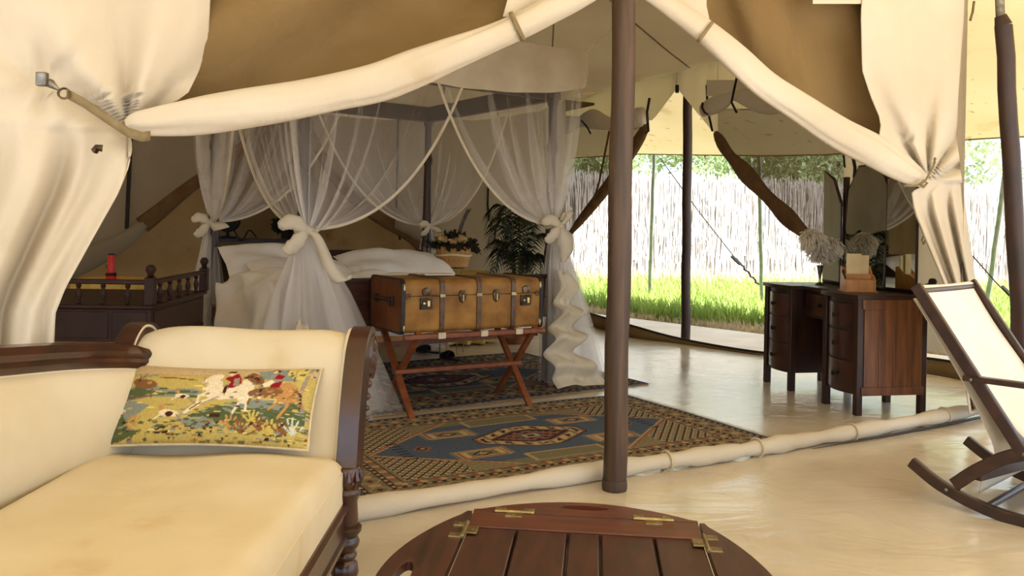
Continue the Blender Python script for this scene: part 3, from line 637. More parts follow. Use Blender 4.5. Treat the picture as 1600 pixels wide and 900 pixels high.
RR = [(965, -46, 18), (1010, -18, 17), (1060, 18, 17), (1105, 52, 19), (1150, 92, 22), (1195, 132, 23), (1250, 168, 24), (1310, 206, 25), (1360, 232, 25), (1400, 258, 22), (1430, 276, 16), (1448, 284, 8)]
cp = smooth_path(RR, 70); rws = []
for i, (x, y, r) in enumerate(cp):
    p = FPt(x, y, .06); s_ = p.y / F; tx, ty = (cp[min(i + 1, 69)][:2] - cp[max(i - 1, 0)][:2]); l_ = math.hypot(tx, ty); nx_, ny_ = -ty / l_, tx / l_; ring_ = []
    for k in range(ring_n):
        an = 2 * math.pi * k / ring_n; gath = max(0, (i - 48) / 22); rip = 1 - sum(.12 * math.exp(-((((an - a0_ - .4 * math.sin(i * .07 + a0_)) + math.pi) % (2 * math.pi) - math.pi) / .16) ** 2) * (.5 + .5 * math.sin(i * .13 + a0_ * 3)) for a0_ in (1.0, 1.9, 2.6)) + .2 * gath * math.sin(4 * an) + .05 * math.sin(3 * an + i * .17) + .04 * math.sin(2 * an - i * .23)
        ring_.append(FPt(x + nx_ * math.cos(an) * r * rip, y + ny_ * math.cos(an) * r * rip, .06 + math.sin(an) * r * s_ * .8 * rip))
    rws.append(ring_)
mb = MB().grid(rws, closed=True); mb.f += [tuple(range(ring_n)), tuple(range(69 * ring_n, 70 * ring_n))]
mb.build('rolled_edge', M['canvas'], rf, world=True, angle=180)
wrap(1102, 50, 45, 34, 19, 'roll_strap', M['strap'], rf, .014)
rp = smooth_path([FPt(x, y, o) for x, y, o in [(1461, 247, .08), (1459, 258, .1), (1452, 272, .12), (1444, 284, .13), (1432, 290, .13), (1412, 290, .12)]], 24)
MB().tube(rp, [.007 + .002 * math.sin(i * 2.5) for i in range(24)], 6).build('tie_rope', M['strap'], rf, world=True)
MB().tube([FPt(x, y, .14) for x, y in [(1438, 288), (1444, 282), (1449, 286), (1443, 292), (1437, 287)]], .008, 6).build('rope_knot', M['strap'], rf, world=True)
MB().tube([FPt(1522, 2, -.1), FPt(1520, 18, -.1), FPt(1516, 32, -.1)], .008, 6).build('hanging_tie', M['strap'], rf, world=True)
# ================================================================== woven patterns (colours per knot)
class Raster:
    def __init__(s, w, h, bg):
        s.w, s.h = w, h; s.a = np.zeros((h, w, 3)); s.a[:] = lin(*bg)[:3]
        s.X, s.Y = np.meshgrid(np.arange(w) + .5, np.arange(h) + .5)
    def mask(s, m, c): s.a[m] = lin(*c)[:3]
    def ell(s, x, y, rx, ry, c, an=0):
        ca, sa = math.cos(an), math.sin(an); dx, dy = s.X - x, s.Y - y
        s.mask(((dx * ca + dy * sa) / rx) ** 2 + ((-dx * sa + dy * ca) / ry) ** 2 < 1, c)
    def rect(s, x0, y0, x1, y1, c): s.mask((s.X >= x0) & (s.X < x1) & (s.Y >= y0) & (s.Y < y1), c)
    def poly(s, p, c):
        ins = np.zeros((s.h, s.w), bool); n = len(p)
        for i in range(n):
            (x0, y0), (x1, y1) = p[i], p[(i + 1) % n]
            if y0 == y1: continue
            ins ^= ((s.Y >= min(y0, y1)) & (s.Y < max(y0, y1)) & (s.X < x0 + (s.Y - y0) * (x1 - x0) / (y1 - y0)))
        s.mask(ins, c)
    def line(s, p, wd, c):
        for (x0, y0), (x1, y1) in zip(p, p[1:]):
            l2 = max(1e-6, (x1 - x0) ** 2 + (y1 - y0) ** 2); t = np.clip(((s.X - x0) * (x1 - x0) + (s.Y - y0) * (y1 - y0)) / l2, 0, 1)
            s.mask((s.X - x0 - t * (x1 - x0)) ** 2 + (s.Y - y0 - t * (y1 - y0)) ** 2 < (wd / 2) ** 2, c)
    def speck(s, n, cols, box, rx=2, ry=1):
        for _ in range(n):
            s.ell(rng.uniform(box[0], box[2]), rng.uniform(box[1], box[3]), rng.uniform(.5, 1.2) * rx, rng.uniform(.5, 1.2) * ry, cols[rng.integers(len(cols))])
def rug_raster(w, h, blue, beige, olive, rust, dark, cream):
    R = Raster(w, h, olive); dx = np.minimum(R.X, w - R.X); dy = np.minimum(R.Y, h - R.Y); d = np.minimum(dx, dy)
    al = np.where(dx < dy, R.Y, R.X)                                  # runs along the border
    R.mask(((R.X * .7 + R.Y).astype(int) % 5 == 0) & (d > 31), beige)
    R.mask(d < 4, blue)
    for o in (4, 21):
        R.mask((d >= o) & (d < o + 4), dark); R.mask((d >= o + .8) & (d < o + 3.2) & ((al.astype(int) // 3) % 2 == 0), beige)
    b = (d >= 8) & (d < 21); R.mask(b, olive)
    ph = (al / 16.0) % 1; q = np.abs(ph - .5) * 16; e = np.abs(d - 14.5)
    R.mask(b & (q + e < 7), beige); R.mask(b & (q + e < 5.6), olive); R.mask(b & (q + e < 3.2), rust); R.mask(b & (q + e < 1.6), dark)
    R.mask(b & (np.abs(q - 7) < 1.4) & (e < 3.6), beige); R.mask(b & (q > 6.4) & (e > 4) & (e < 5.2), rust)
    R.mask((d >= 25) & (d < 30) & (((al.astype(int)) // 4) % 3 == 0), rust); R.mask((d >= 25) & (d < 30) & (((al.astype(int)) // 4) % 3 == 1), beige); R.mask((d >= 30) & (d < 31.2), dark)
    cx, cy = w / 2, h / 2; hx, hy = cx - 33, cy - 33
    ax, ay = np.abs(R.X - cx), np.abs(R.Y - cy); f = (ax < hx) & (ay < hy)
    gx = ((R.X + R.Y) / 7) % 1; gy = ((R.X - R.Y) / 7) % 1
    lat = f & (ax > hx * .62); R.mask(lat, cream); R.mask(lat & ((gx < .26) | (gy < .26)), dark); R.mask(lat & (gx > .5) & (gx < .75) & (gy > .5) & (gy < .75), blue)
    st = np.round((ax + ay * 1.35) / 3) * 3                            # stepped outline
    R.mask(f & (st < hx * 1.05), rust); R.mask(f & (st < hx * 1.02), beige); R.mask(f & (st < hx * .99), blue)
    R.mask(f & (st < hx * .99) & (ay > hy * .82), olive); R.mask(f & (ax < hx * .25) & (ay > hy * .66) & (ay < hy * .97), beige)
    R.mask(f & (ax < hx * .22) & (ay > hy * .7) & (ay < hy * .94), olive)
    for sx in (-1, 1):                                                # four cream cartouches and end hooks
        for sy in (-1, 1):
            X0, Y0 = cx + sx * hx * .44, cy + sy * hy * .46; bx, by = np.abs(R.X - X0), np.abs(R.Y - Y0)
            R.mask((bx < 17) & (by < 9), beige); R.mask((bx < 15.5) & (by < 7.5), rust); R.mask((bx < 14) & (by < 6), cream); R.mask((bx < 10) & (by < 5), olive)
            R.mask((bx + by * 1.6 < 8), dark); R.mask((bx + by * 1.6 < 4.5), beige); R.mask((bx < 20) & (bx > 17) & ((R.Y.astype(int)) % 3 == 0) & (by < 9), beige)
        X0 = cx + sx * hx * .70; bx = np.abs(R.X - X0); R.mask((bx + ay < 7), rust); R.mask((bx + ay < 4.5), dark); R.mask((bx + ay < 2), beige)
        for k in range(-3, 4):
            R.mask((np.abs(R.X - cx - sx * hx * .82) < 4) & (np.abs(R.Y - cy - k * 6) < 1), dark)
    mm = np.maximum(ax / 1.9 + ay * .9 - 4, np.maximum(ax - 40, ay - 24) + 22)
    for lim, c in ((25, dark), (23.6, rust), (22, cream), (14.5, rust), (13, dark), (10, rust)):
        R.mask(mm < lim, c)
    R.mask((mm < 22) & (mm > 14.5) & ((R.X.astype(int) // 3) % 3 == 0), olive); R.mask((mm < 20) & (mm > 16.5) & ((R.X.astype(int) // 4) % 3 == 1), dark)
    R.mask((mm < 13) & (((R.X // 4 + R.Y // 3).astype(int)) % 3 == 0), dark); R.mask((ax < 9) & (ay < 6), blue); R.mask((ax < 6) & (ay < 4), beige); R.mask((ax < 3) & (ay < 2), dark)
    R.a *= rng.uniform(.86, 1.12, (h, w, 1)); return R.a
def woven(mb, a, fn):                                                # a cell mesh: knot colours on every vertex
    h, w = a.shape[:2]; v = [fn(i / (w - 1), j / (h - 1)) for j in range(h) for i in range(w)]
    mb.add(v, [(j * w + i, j * w + i + 1, (j + 1) * w + i + 1, (j + 1) * w + i) for j in range(h - 1) for i in range(w - 1)])
    mb.c = np.concatenate([a.reshape(-1, 3), np.ones((w * h, 1))], 1)
def rug(name, label, O, x, lx, ly, pal, z, fringe_sides, wh):
    t = thing(name, label, 'rug', (O[0], O[1], 0), x)
    mb = MB(); a = rug_raster(wh[0], wh[1], *pal)
    woven(mb, a, lambda u, v: (u * lx, v * ly, z + .003 * math.sin(u * 9 + v * 4) ** 2 - (.006 if min(u, v, 1 - u, 1 - v) < .003 else 0)))
    mb.build('pile', M['rug'], t, angle=180)
    MB().box(0.004, lx - .004, .004, ly - .004, .001, z - .004).build('backing', M['fringe'], t)
    for s_ in fringe_sides:
        fb = MB(); L_ = ly if s_ in 'lr' else lx
        for i in range(int(L_ / .006)):
            c = i * .006 + rng.uniform(-.003, .003); ln = rng.uniform(.035, .06); sw = rng.normal(0, .012); zz = rng.uniform(.003, .012)
            pt = {'l': lambda q, e: (-q, c + e, 0), 'r': lambda q, e: (lx + q, c + e, 0), 'b': lambda q, e: (c + e, ly + q, 0), 'f': lambda q, e: (c + e, -q, 0)}[s_]
            k = len(fb.v)
            for q, e, z_ in ((0, -.0025, zz), (0, .0025, zz), (ln, sw + .002, zz * .6), (ln, sw - .002, zz * .6)):
                p = pt(q, e); fb.v.append((p[0], p[1], z_ + .002))
            fb.f.append((k, k + 1, k + 2, k + 3))
        o = fb.build('fringe', M['fringe'], t, angle=180); o['kind'] = 'stuff'
    return t
PAL1 = ((78, 92, 114), (172, 148, 112), (118, 114, 96), (140, 92, 78), (54, 48, 54), (182, 164, 126))
rug('patterned_rug', 'blue and sand patterned rug with a hexagonal centre by the tent pole', (-.565, 3.47), U, 2.45, 1.46, PAL1, .012, 'lr', (300, 180))
PAL2 = ((62, 72, 92), (150, 128, 98), (92, 92, 84), (112, 58, 54), (46, 36, 44), (158, 140, 112))
rug('patterned_rug', 'dark faded blue and red rug spread under the bed and trunk', (-1.22, 4.88), unit(.835, .55), 2.75, 1.75, PAL2, .010, 'fl', (250, 160))

# ================================================================== four poster bed
ub = unit(.809, .588); nb2 = (-ub[1], ub[0]); BW, BLN = 2.0, 1.9
FRp = Vector((.30, 6.43, 0)); FLp = FRp - Vector((ub[0], ub[1], 0)) * BW
bed = thing('four_poster_bed', 'dark wooden four poster bed with panelled footboard', 'bed', FLp, ub)
def post_prof(): return [(.05, 0), (.05, .42), (.038, .44), (.038, .5), (.055, .53), (.055, .56), (.036, .6), (.046, .8), (.05, 1.0), (.042, 1.05), (.048, 1.08), (.042, 1.11), (.036, 1.5), (.034, 1.75), (.046, 1.78), (.046, 1.82), (.034, 1.85), (.032, 2.12), (.045, 2.14), (.045, 2.2)]
pm = MB().lathe(post_prof(), 16).mesh('post'); pm.materials.append(M['dark_wood'])
for x, y in ((0, 0), (BW, 0), (0, BLN), (BW, BLN)): o = link('post', pm, bed); o.location = (x, y, 0)
for x0, x1, y0, y1 in ((-.05, BW + .05, -.035, .035), (-.05, BW + .05, BLN - .035, BLN + .035), (-.035, .035, .03, BLN - .03), (BW - .035, BW + .035, .03, BLN - .03)):
    MB().box(x0, x1, y0, y1, 2.17, 2.31).build('top_rail', M['dark_wood'], bed, bevel=.008)
MB().box(.04, BW - .04, -.03, .03, .5, .815).build('footboard', M['bed_wood'], bed, bevel=.006)
MB().box(.04, BW - .04, -.04, .04, .8, .83).build('footboard_cap', M['dark_wood'], bed, bevel=.008)
MB().box(.04, BW - .04, -.035, -.028, .655, .668).build('footboard_bead', M['dark_wood'], bed)
MB().box(.04, BW - .04, BLN - .03, BLN + .03, .4, .95).build('headboard', M['dark_wood'], bed, bevel=.01)
MB().box(.05, BW - .05, -.02, .03, .40, .45).build('foot_rail', M['box_wood'], bed, bevel=.004)
for x in (0, BW): MB().box(x - .02, x + .02, .05, BLN - .05, .36, .5).build('side_rail', M['bed_wood'], bed, bevel=.006)
MB().box(.06, BW - .06, .06, BLN - .06, .35, .4).build('slat_base', M['rack_wood'], bed)
def soft_box(x0, x1, y0, y1, z0, z1, r, n=26, bumps=.012, seed=0):        # rounded cushion block, closed
    rg = np.random.default_rng(seed); ph = rg.uniform(0, 6, 8); cx, cy = (x0 + x1) / 2, (y0 + y1) / 2; hx, hy = (x1 - x0) / 2, (y1 - y0) / 2; rows = []
    for j in range(n + 1):
        v = -1 + 2 * j / n; row = []
        for i in range(n + 1):
            u = -1 + 2 * i / n
            bz = bumps * (math.sin(3.1 * u + 2.3 * v + ph[0]) + math.sin(5.3 * u - 4.1 * v + ph[1]) * .6 + math.sin(9 * v + 4 * u + ph[2]) * .3)
            ex = max(0, abs(u) - (1 - r / hx)) / (r / hx); ey = max(0, abs(v) - (1 - r / hy)) / (r / hy)
            drop = r * (1 - math.sqrt(max(0, 1 - min(1, ex * ex + ey * ey))))
            row.append((cx + u * hx, cy + v * hy, z1 + bz * (1 - max(ex, ey)) - drop))
        rows.append(row)
    mb = MB().grid(rows); N_ = n + 1; rim = [j for j in range(N_)] + [j * N_ + n for j in range(1, N_)] + [n * N_ + j for j in range(n - 1, -1, -1)] + [j * N_ for j in range(n - 1, 0, -1)]
    k = len(mb.v); m_ = len(rim)
    for i in rim: x, y, z = mb.v[i]; mb.v.append((x, y, z0))
    mb.f += [(rim[i], rim[(i + 1) % m_], k + (i + 1) % m_, k + i) for i in range(m_)] + [tuple(range(k + m_ - 1, k - 1, -1))]
    return mb
mt = thing('mattress', 'white mattress lying in the four poster bed', 'mattress', FLp + Vector((0, 0, .4)), ub)
soft_box(.05, BW - .05, .06, BLN - .05, 0, .29, .05, bumps=.006, seed=1).build('mattress_body', M['linen'], mt)
sk = thing('bed_sheet', 'white sheet hanging below the footboard of the bed', 'sheet', FLp + Vector((0, 0, .3)), ub)
rows = [[(.06 + (BW - .12) * i / 60, -.038 - .008 * math.sin(i * .6) * k / 4, .205 - k * .065 / 4 - (.004 * math.sin(i * .35) + .05 * max(0, i / 60 - .62) * (1 - max(0, i / 60 - .85) * 6)) * k / 4 * 2) for i in range(61)] for k in range(5)]
MB().grid(rows).build('sheet_hem', M['linen'], sk, angle=180, solid=.004)
# rumpled duvet over the left side
dv = thing('duvet', 'rumpled white duvet hanging over the left side of the bed', 'duvet', FLp + Vector((0, 0, .44)), ub)
rows = []
for j in range(41):
    v = j / 40; row = []
    for i in range(47):
        u = i / 46; s_ = -.42 + u * 1.5                                   # s < 0 hangs down the side
        wr_ = .035 * math.sin(7 * u + 5 * v) * math.sin(4 * v + 2) + .028 * math.sin(13 * v - 6 * u) + .016 * math.sin(23 * u + 11 * v) + .012 * math.sin(31 * v + 5 * u)
        if s_ < 0: x, z = -.1 - .05 * math.sin(v * 9) * min(1, -s_ * 4) + wr_ * .9, .26 + s_ + .06 * math.exp(s_ * 8)
        else: x, z = -.1 + s_, .30 + .05 * (1 - math.exp(-s_ * 9)) + wr_ + .035 * math.exp(-((s_ - .3) / .2) ** 2)
        z = z if s_ < 0 else max(z, .235)
        row.append((x, .12 + v * 1.2 + .02 * math.sin(9 * u), z))
    rows.append(row)
MB().grid(rows).build('cover', M['linen'], dv, angle=180, solid=.02)
def pillow(name, label, loc, x, wx, wy, th, tilt, seed, flange=.05, grp=None):
    t = thing(name, label, 'pillow', loc, x, group=grp); rg = np.random.default_rng(seed); ph = rg.uniform(0, 6, 6); n = 28
    R_ = Matrix.Rotation(tilt, 4, 'X')
    for sg in (1, -1): pass
    top, bot = [], []
    for j in range(n + 1):
        v = -1 + 2 * j / n; r1, r2 = [], []
        for i in range(n + 1):
            u = -1 + 2 * i / n; k = max(0, (1 - abs(u) ** 2.6)) ** .5 * max(0, (1 - abs(v) ** 2.6)) ** .5
            wv = .010 * math.sin(3 * u + 2.2 * v + ph[0] + .8 * math.sin(3 * v)) + .006 * math.sin(5.5 * v + 3 * u + ph[1] + math.sin(4 * u)) + .003 * math.sin(11 * u - 4 * v + ph[2] + 2 * math.sin(3 * v))
            X_, Y_ = u * wx / 2 * (1 - .03 * (1 - abs(v))), v * wy / 2 * (1 - .03 * (1 - abs(u)))
            r1.append(R_ @ Vector((X_, Y_, th * .6 * k + wv * (.3 + k)))); r2.append(R_ @ Vector((X_, Y_, -th * .4 * k + wv * .2)))
        top.append(r1); bot.append(r2)
    mb = MB().grid(top); mb.grid(bot)
    lo = min(v[2] for v in mb.v); mb.v = [(a, b, c - lo) for a, b, c in mb.v]
    mb.build('pillow_case', M['linen'], t, angle=180)
    return t
def bedpt(x, y, z): return tuple(FLp + Vector((ub[0] * x + nb2[0] * y, ub[1] * x + nb2[1] * y, z)))
pillow('pillow', 'plump white pillow on the right side of the bed near the basket', bedpt(1.42, 1.4, .70), ub, .98, .52, .2, .34, 3)
pillow('pillow', 'white pillow on the left side of the bed, against the headboard', bedpt(.42, 1.6, .70), ub, .84, .46, .18, .62, 5)
pillow('pillow', 'white pillow on the left of the bed, lying in front of another', bedpt(.5, 1.22, .70), ub, .8, .44, .16, .3, 8)

# ---- mosquito net hung over the bed
net = thing('mosquito_net', 'sheer white mosquito net draped and tied around the bed posts', 'mosquito net', FLp, ub)
NX0, NX1, NY0, NY1, NZ = -.2, BW + .22, -.13, BLN + .1, 2.58
def topz(u, v): return NZ - .16 * (math.sin(math.pi * u) ** .8 + math.sin(math.pi * v) ** .8) * .5 - .03 * math.sin(7 * u + 3 * v)
rows = [[(NX0 + (NX1 - NX0) * i / 30, NY0 + (NY1 - NY0) * j / 24, topz(i / 30, j / 24)) for i in range(31)] for j in range(25)]
MB().grid(rows).build('net_roof', M['cotton'], net, angle=180)
def side(t, which):                                                       # a point along the rim and its outward normal
    if which == 'f': return (NX0 + (NX1 - NX0) * t, NY0, topz(t, 0)), (0, -1)
    if which == 'b': return (NX0 + (NX1 - NX0) * t, NY1, topz(t, 1)), (0, 1)
    if which == 'l': return (NX0, NY0 + (NY1 - NY0) * t, topz(0, t)), (-1, 0)
    return (NX1, NY0 + (NY1 - NY0) * t, topz(1, t)), (1, 0)
def vbot(t): return 2.155 + .13 * (2 * abs(t - .5)) ** 3
for wch in 'fblr':
    rows = []
    for k in range(9):
        row = []
        for i in range(61):
            t = i / 60; p, n_ = side(t, wch); z1 = vbot(t); o_ = .014 * math.sin(40 * t + 2) * k / 8 + .02 * math.sin(13 * t + k * .5)
            row.append((p[0] + n_[0] * o_, p[1] + n_[1] * o_, p[2] + (z1 - p[2]) * k / 8))
        rows.append(row)
    MB().grid(rows).build('valance', M['cotton'], net, angle=180)
KZ = 1.17
corners = {'fl': ((NX0, NY0), (.0, -.05, KZ - .03)), 'fr': ((NX1, NY0), (BW + .02, -.03, KZ + .03)), 'bl': ((NX0, NY1), (-.02, BLN + .02, KZ)), 'br': ((NX1, NY1), (BW + .02, BLN + .02, KZ))}
def dens(q): return 1 - (1 - .115) ** q
def half(cn, dirv, ln, nrm, name='net_panel', pleats=15, seed=0, sweep=1.0):
    (cx, cy), K = corners[cn]; K = Vector(K); rg = np.random.default_rng(seed); ph = rg.uniform(0, 6.28, 5); S, T = 170, 28; rows = []; al = []
    nf = pleats; fp = np.sort(rg.uniform(.02, .98, nf)); fw = rg.uniform(.012, .05, nf)        # loose folds: where the cloth doubles back
    S_ = np.linspace(0, 1, S + 1); warp = S_.copy()
    for c_, w_ in zip(fp, fw): warp += -1.9 * w_ * np.tanh((S_ - c_) / (w_ * .35)) * np.exp(-((S_ - c_) / w_) ** 2)
    depth_ = sum(np.exp(-((S_ - c_) / w_) ** 2) * np.sin((S_ - c_) / w_ * 3) * (.4 + 8 * w_) for c_, w_ in zip(fp, fw))
    for j in range(T + 1):
        t = j / T; row = []; q = min(9, 1 / ((1 - t) ** 1.15 + .11))
        for i in range(S + 1):
            s0 = i / S; s_ = min(1.0, max(0.0, S_[i] + (warp[i] - S_[i]) * min(1, .35 + t))); s_ = 1.0 if i == S else s_
            tp_ = Vector((cx + dirv[0] * ln * s_, cy + dirv[1] * ln * s_, vbot(.5 - .5 * (1 - s_)) + .04))
            kk = K + Vector((dirv[0] * .07 * s_, dirv[1] * .07 * s_, .03 * math.sin(s_ * 9)))
            C_ = Vector((tp_.x + (kk.x - tp_.x) * (.22 + .16 * s_), tp_.y + (kk.y - tp_.y) * (.22 + .16 * s_), kk.z + (tp_.z - kk.z) * (.34 - .30 * s_ * sweep)))
            p = tp_ * (1 - t) ** 2 + C_ * 2 * t * (1 - t) + kk * t * t
            am = .05 * math.sin(math.pi * min(1, t * .95)) ** 1.1 * (1 - .3 * t)
            o_ = am * (depth_[i] + .35 * math.sin(2 * math.pi * 3.1 * s0 + ph[0]))
            row.append(p + Vector((nrm[0], nrm[1], 0)) * (o_ - .035 * (1 - t))); al.append(dens(q * (1 + .5 * math.exp(-s0 * 9))))
        rows.append(row)
    mb = MB().grid(rows); mb.c = np.stack([np.array(al)] * 3 + [np.ones(len(al))], 1)
    o = mb.build(name, M['net'], net, angle=180)
    MB().tube([r[-1] for r in rows], .012, 6, sq=.4).build('bound_edge', M['cotton'], o, angle=180)
hw = (NX1 - NX0) / 2 + .11; hl = (NY1 - NY0) / 2 + .08
half('fl', (1, 0), hw, (0, -1), seed=1); half('fr', (-1, 0), hw, (0, -1), seed=2)
half('bl', (1, 0), hw, (0, 1), seed=3); half('br', (-1, 0), hw, (0, 1), seed=4)
half('fl', (0, 1), hl, (-1, 0), seed=5, pleats=11); half('bl', (0, -1), hl, (-1, 0), seed=6, pleats=11)
half('fr', (0, 1), hl, (1, 0), seed=7, pleats=11); half('br', (0, -1), hl, (1, 0), seed=8, pleats=11)
def tail(cn, foot, r1, r2, seed):
    K = Vector(corners[cn][1]); rg = np.random.default_rng(seed); ph = rg.uniform(0, 6.28, 4); rows = []; foot = Vector(foot)
    for j in range(22):
        t = j / 21; c = K.lerp(foot, t) ; c.z = K.z + (.015 - K.z) * t; r = .035 + (r1 - .035) * t ** .8; row = []
        for i in range(120):
            a_ = 2 * math.pi * i / 120; rp_ = 1 + (.22 * math.sin(9 * a_ + ph[0]) + .12 * math.sin(17 * a_ + ph[1]) + .1 * math.sin(4 * a_ + ph[2])) * min(1, t * 3)
            row.append(c + Vector((math.cos(a_) * r * rp_ * r2, math.sin(a_) * r * rp_, 0)))
        rows.append(row)
    for sh_ in (0, .3, .55):
        rw = [[Vector(p).lerp(Vector(rows[j][0]).lerp(Vector(rows[j][60]), .5), sh_) for p in rows[j]] for j in range(22)]
        mb = MB().grid(rw, closed=True); mb.c = np.array([[dens(1.6 + 5 * (1 - j / 21) ** 2)] * 3 + [1] for j in range(22) for _ in range(120)])
        mb.build('net_tail', M['net'], net, angle=180)
tail('fl', (.1, -.2, 0), .30, 1.25, 11); tail('fr', (BW + .16, -.12, 0), .2, 1.2, 12); tail('bl', (-.03, BLN, 0), .16, 1, 13); tail('br', (BW + .02, BLN - .02, 0), .16, 1, 14)
# bows of cotton ribbon
def ribbon(pts, wd, name, parent, wvec, curl=.0):
    cp_ = smooth_path(pts, 26); rows = [[], [], []]
    for i, p in enumerate(cp_):
        p = Vector(p); w_ = wd if not hasattr(wd, '__len__') else interp(i / 25, wd); wv = Vector(wvec)
        rows[0].append(p - wv * w_ / 2); rows[1].append(p + Vector((0, 0, 0)) + wv.cross(Vector((0, 0, 1))) * (w_ * .22)); rows[2].append(p + wv * w_ / 2)
    return MB().grid(rows).build(name, M['cotton'], parent, angle=180, solid=.004)
def bow(cn, big=1.0, tails=()):
    K = Vector(corners[cn][1]); f = Vector((-.3, -1, 0)).normalized()              # faces the doorway
    sx = Vector((1, -.3, 0)).normalized(); o = K + f * .075
    t = MB().tube([K + Vector((math.cos(a_) * .065, math.sin(a_) * .065, .008 * math.sin(a_ * 2))) for a_ in [k * 2 * math.pi / 20 for k in range(21)]], .022, 8, sq=.45).build('tie_band', M['cotton'], net, angle=180)
    def pt(x, z, d=0): return o + sx * x * big + Vector((0, 0, z * big)) + f * d
    MB().tube([pt(-.035, 0), pt(0, .005, .02), pt(.035, 0)], [.018, .034, .018], 10).build('bow_knot', M['cotton'], t, angle=180)
    for pts in ([pt(-.01, .0, .02), pt(-.05, .035, .04), pt(-.1, .055, .05), pt(-.145, .035, .05), pt(-.16, .01, .04)], [pt(-.01, -.01, .02), pt(-.045, -.045, .04), pt(-.085, -.09, .05), pt(-.12, -.12, .05), pt(-.13, -.13, .04)]):
        cpp = smooth_path(pts, 14); MB().tube(cpp, [big * (.012 + .036 * math.sin(math.pi * min(1, i_ / 13) ** .8 * .93) ** .8) * (1 + .1 * math.sin(i_ * 1.9)) for i_ in range(14)], 14, sq=.7).build('bow_loop', M['cotton'], t, angle=180)
    for pts, wd in tails: ribbon([pt(*q) for q in pts], wd, 'bow_tail', t, sx + Vector((0, 0, .3)))
bow('fl', 1.0, [([(.0, 0, .02), (.05, -.03, .04), (.1, -.14, .05), (.15, -.25, .04), (.22, -.31, .03), (.27, -.27, .03)], [(0, .03), (.3, .055), (.8, .09), (1, .02)])])
bow('fr', .9, [([(.0, 0, .02), (.03, -.08, .04), (.05, -.2, .05), (.03, -.3, .04)], [(0, .03), (.4, .13), (.8, .1), (1, .03)]), ([(.0, 0, .02), (.05, .05, .03), (.08, .11, .03), (.06, .12, .01), (.03, .05, .0)], .06)])
bow('bl', .8, [([(.0, 0, .02), (.06, -.01, .04), (.11, -.06, .05)], [(0, .03), (.7, .12), (1, .12)])]); bow('br', .6, [([(.0, 0, .02), (.08, -.03, .04), (.14, -.08, .04)], .06)])
# folded cotton border trailing at the near right corner
def hem(cn, path, name):
    rows = []
    for (x, y, z, hw_, d) in smooth_path(path, 60): rows.append([Vector((x - hw_ + 2 * hw_ * i / 8, y - d * .55 - .02 * math.sin(i * 1.1), z + .02 * math.sin(i * .8))) for i in range(9)])
    MB().grid(rows).build(name, M['cotton'], net, angle=180, solid=.003)
hem('fr', [(BW - .02, -.16, .86, .05, 0), (BW + .0, -.2, .74, .09, .06), (BW - .04, -.2, .62, .08, -.02), (BW + .0, -.24, .56, .1, .09), (BW - .06, -.22, .44, .12, -.02), (BW - .04, -.26, .38, .15, .12), (BW - .1, -.24, .26, .14, .0), (BW - .02, -.27, .18, .19, .13), (BW + .03, -.27, .08, .22, .04), (BW + .05, -.3, .02, .24, .1)], 'cotton_border')
hem('fl', [(-.12, -.3, .6, .03, 0), (-.14, -.33, .5, .06, .03), (-.15, -.34, .38, .06, 0), (-.15, -.34, .1, .08, .0)], 'cotton_border')
MB().tube([Vector((NX1, NY0, topz(1, 0))), Vector((NX1 + .25, NY0 - .38, 2.95))], .006, 5).build('hanging_cord', M['cotton'], net)
MB().tube([Vector((NX0, NY0, topz(0, 0))), Vector((NX0 - .1, NY0 - .3, 2.95))], .006, 5).build('hanging_cord', M['cotton'], net)

# ================================================================== trunk on a folding rack
ut = unit(.857, .515); TF = Vector((-.66, 5.02, 0))
rk = thing('luggage_rack', 'folding wooden luggage rack with crossed legs under the trunk', 'rack', TF, ut)
for x in (.09, .94):
    MB().bar((x, .0, 0), (x, .5, .515), .028, .04, (1, 0, 0)).build('crossed_leg', M['rack_wood'], rk, bevel=.004)
    MB().bar((x + .03, .5, 0), (x + .03, .0, .53), .028, .04, (1, 0, 0)).build('crossed_leg', M['rack_wood'], rk, bevel=.004)
MB().bar((.02, .0, .505), (1.04, .0, .505), .035, .036).build('top_rail', M['rack_wood'], rk, bevel=.008)
MB().bar((.02, .5, .505), (1.04, .5, .505), .035, .036).build('top_rail', M['rack_wood'], rk, bevel=.008)
MB().bar((.06, .235, .258), (1.0, .235, .258), .05, .028).build('stretcher', M['rack_wood'], rk, bevel=.004)
for x in (.27, .57, .83):
    MB().grid([[(x - .026, y, z), (x + .026, y, z)] for y, z in ((-.022, .49), (-.022, .526), (0, .5265), (.25, .5265), (.5, .5265), (.522, .5265), (.522, .49))]).build('webbing_strap', M['webbing'], rk)
tk = thing('steamer_trunk', 'old tan hide steamer trunk with wooden bands on the rack', 'trunk', TF + Vector((0, 0, .53)), ut)
TLn, TDp, TH, TS = 1.02, .50, .325, .225
def rprof(z0, z1, rt, rb):                                                # closed outline in (y, z) of the trunk section
    p = []
    def arc(cy, cz, r, a0):
        for k in range(7): a_ = math.radians(a0 + 15 * k); p.append((cy + r * math.cos(a_), cz + r * math.sin(a_)))
    if rb: arc(rb, z0 + rb, rb, 180); arc(TDp - rb, z0 + rb, rb, 270)
    else: p += [(0, z0), (TDp, z0)]
    if rt: arc(TDp - rt, z1 - rt, rt, 0); arc(rt, z1 - rt, rt, 90)
    else: p += [(TDp, z1), (0, z1)]
    return p
def xpr(outline, x0, x1, name, mat, par, bevel=0):
    Mx = Matrix(((0, 0, 1, x0), (1, 0, 0, 0), (0, 1, 0, 0), (0, 0, 0, 1))); return MB().prism(outline, x1 - x0, M=Mx).build(name, mat, par, bevel=bevel, angle=35)
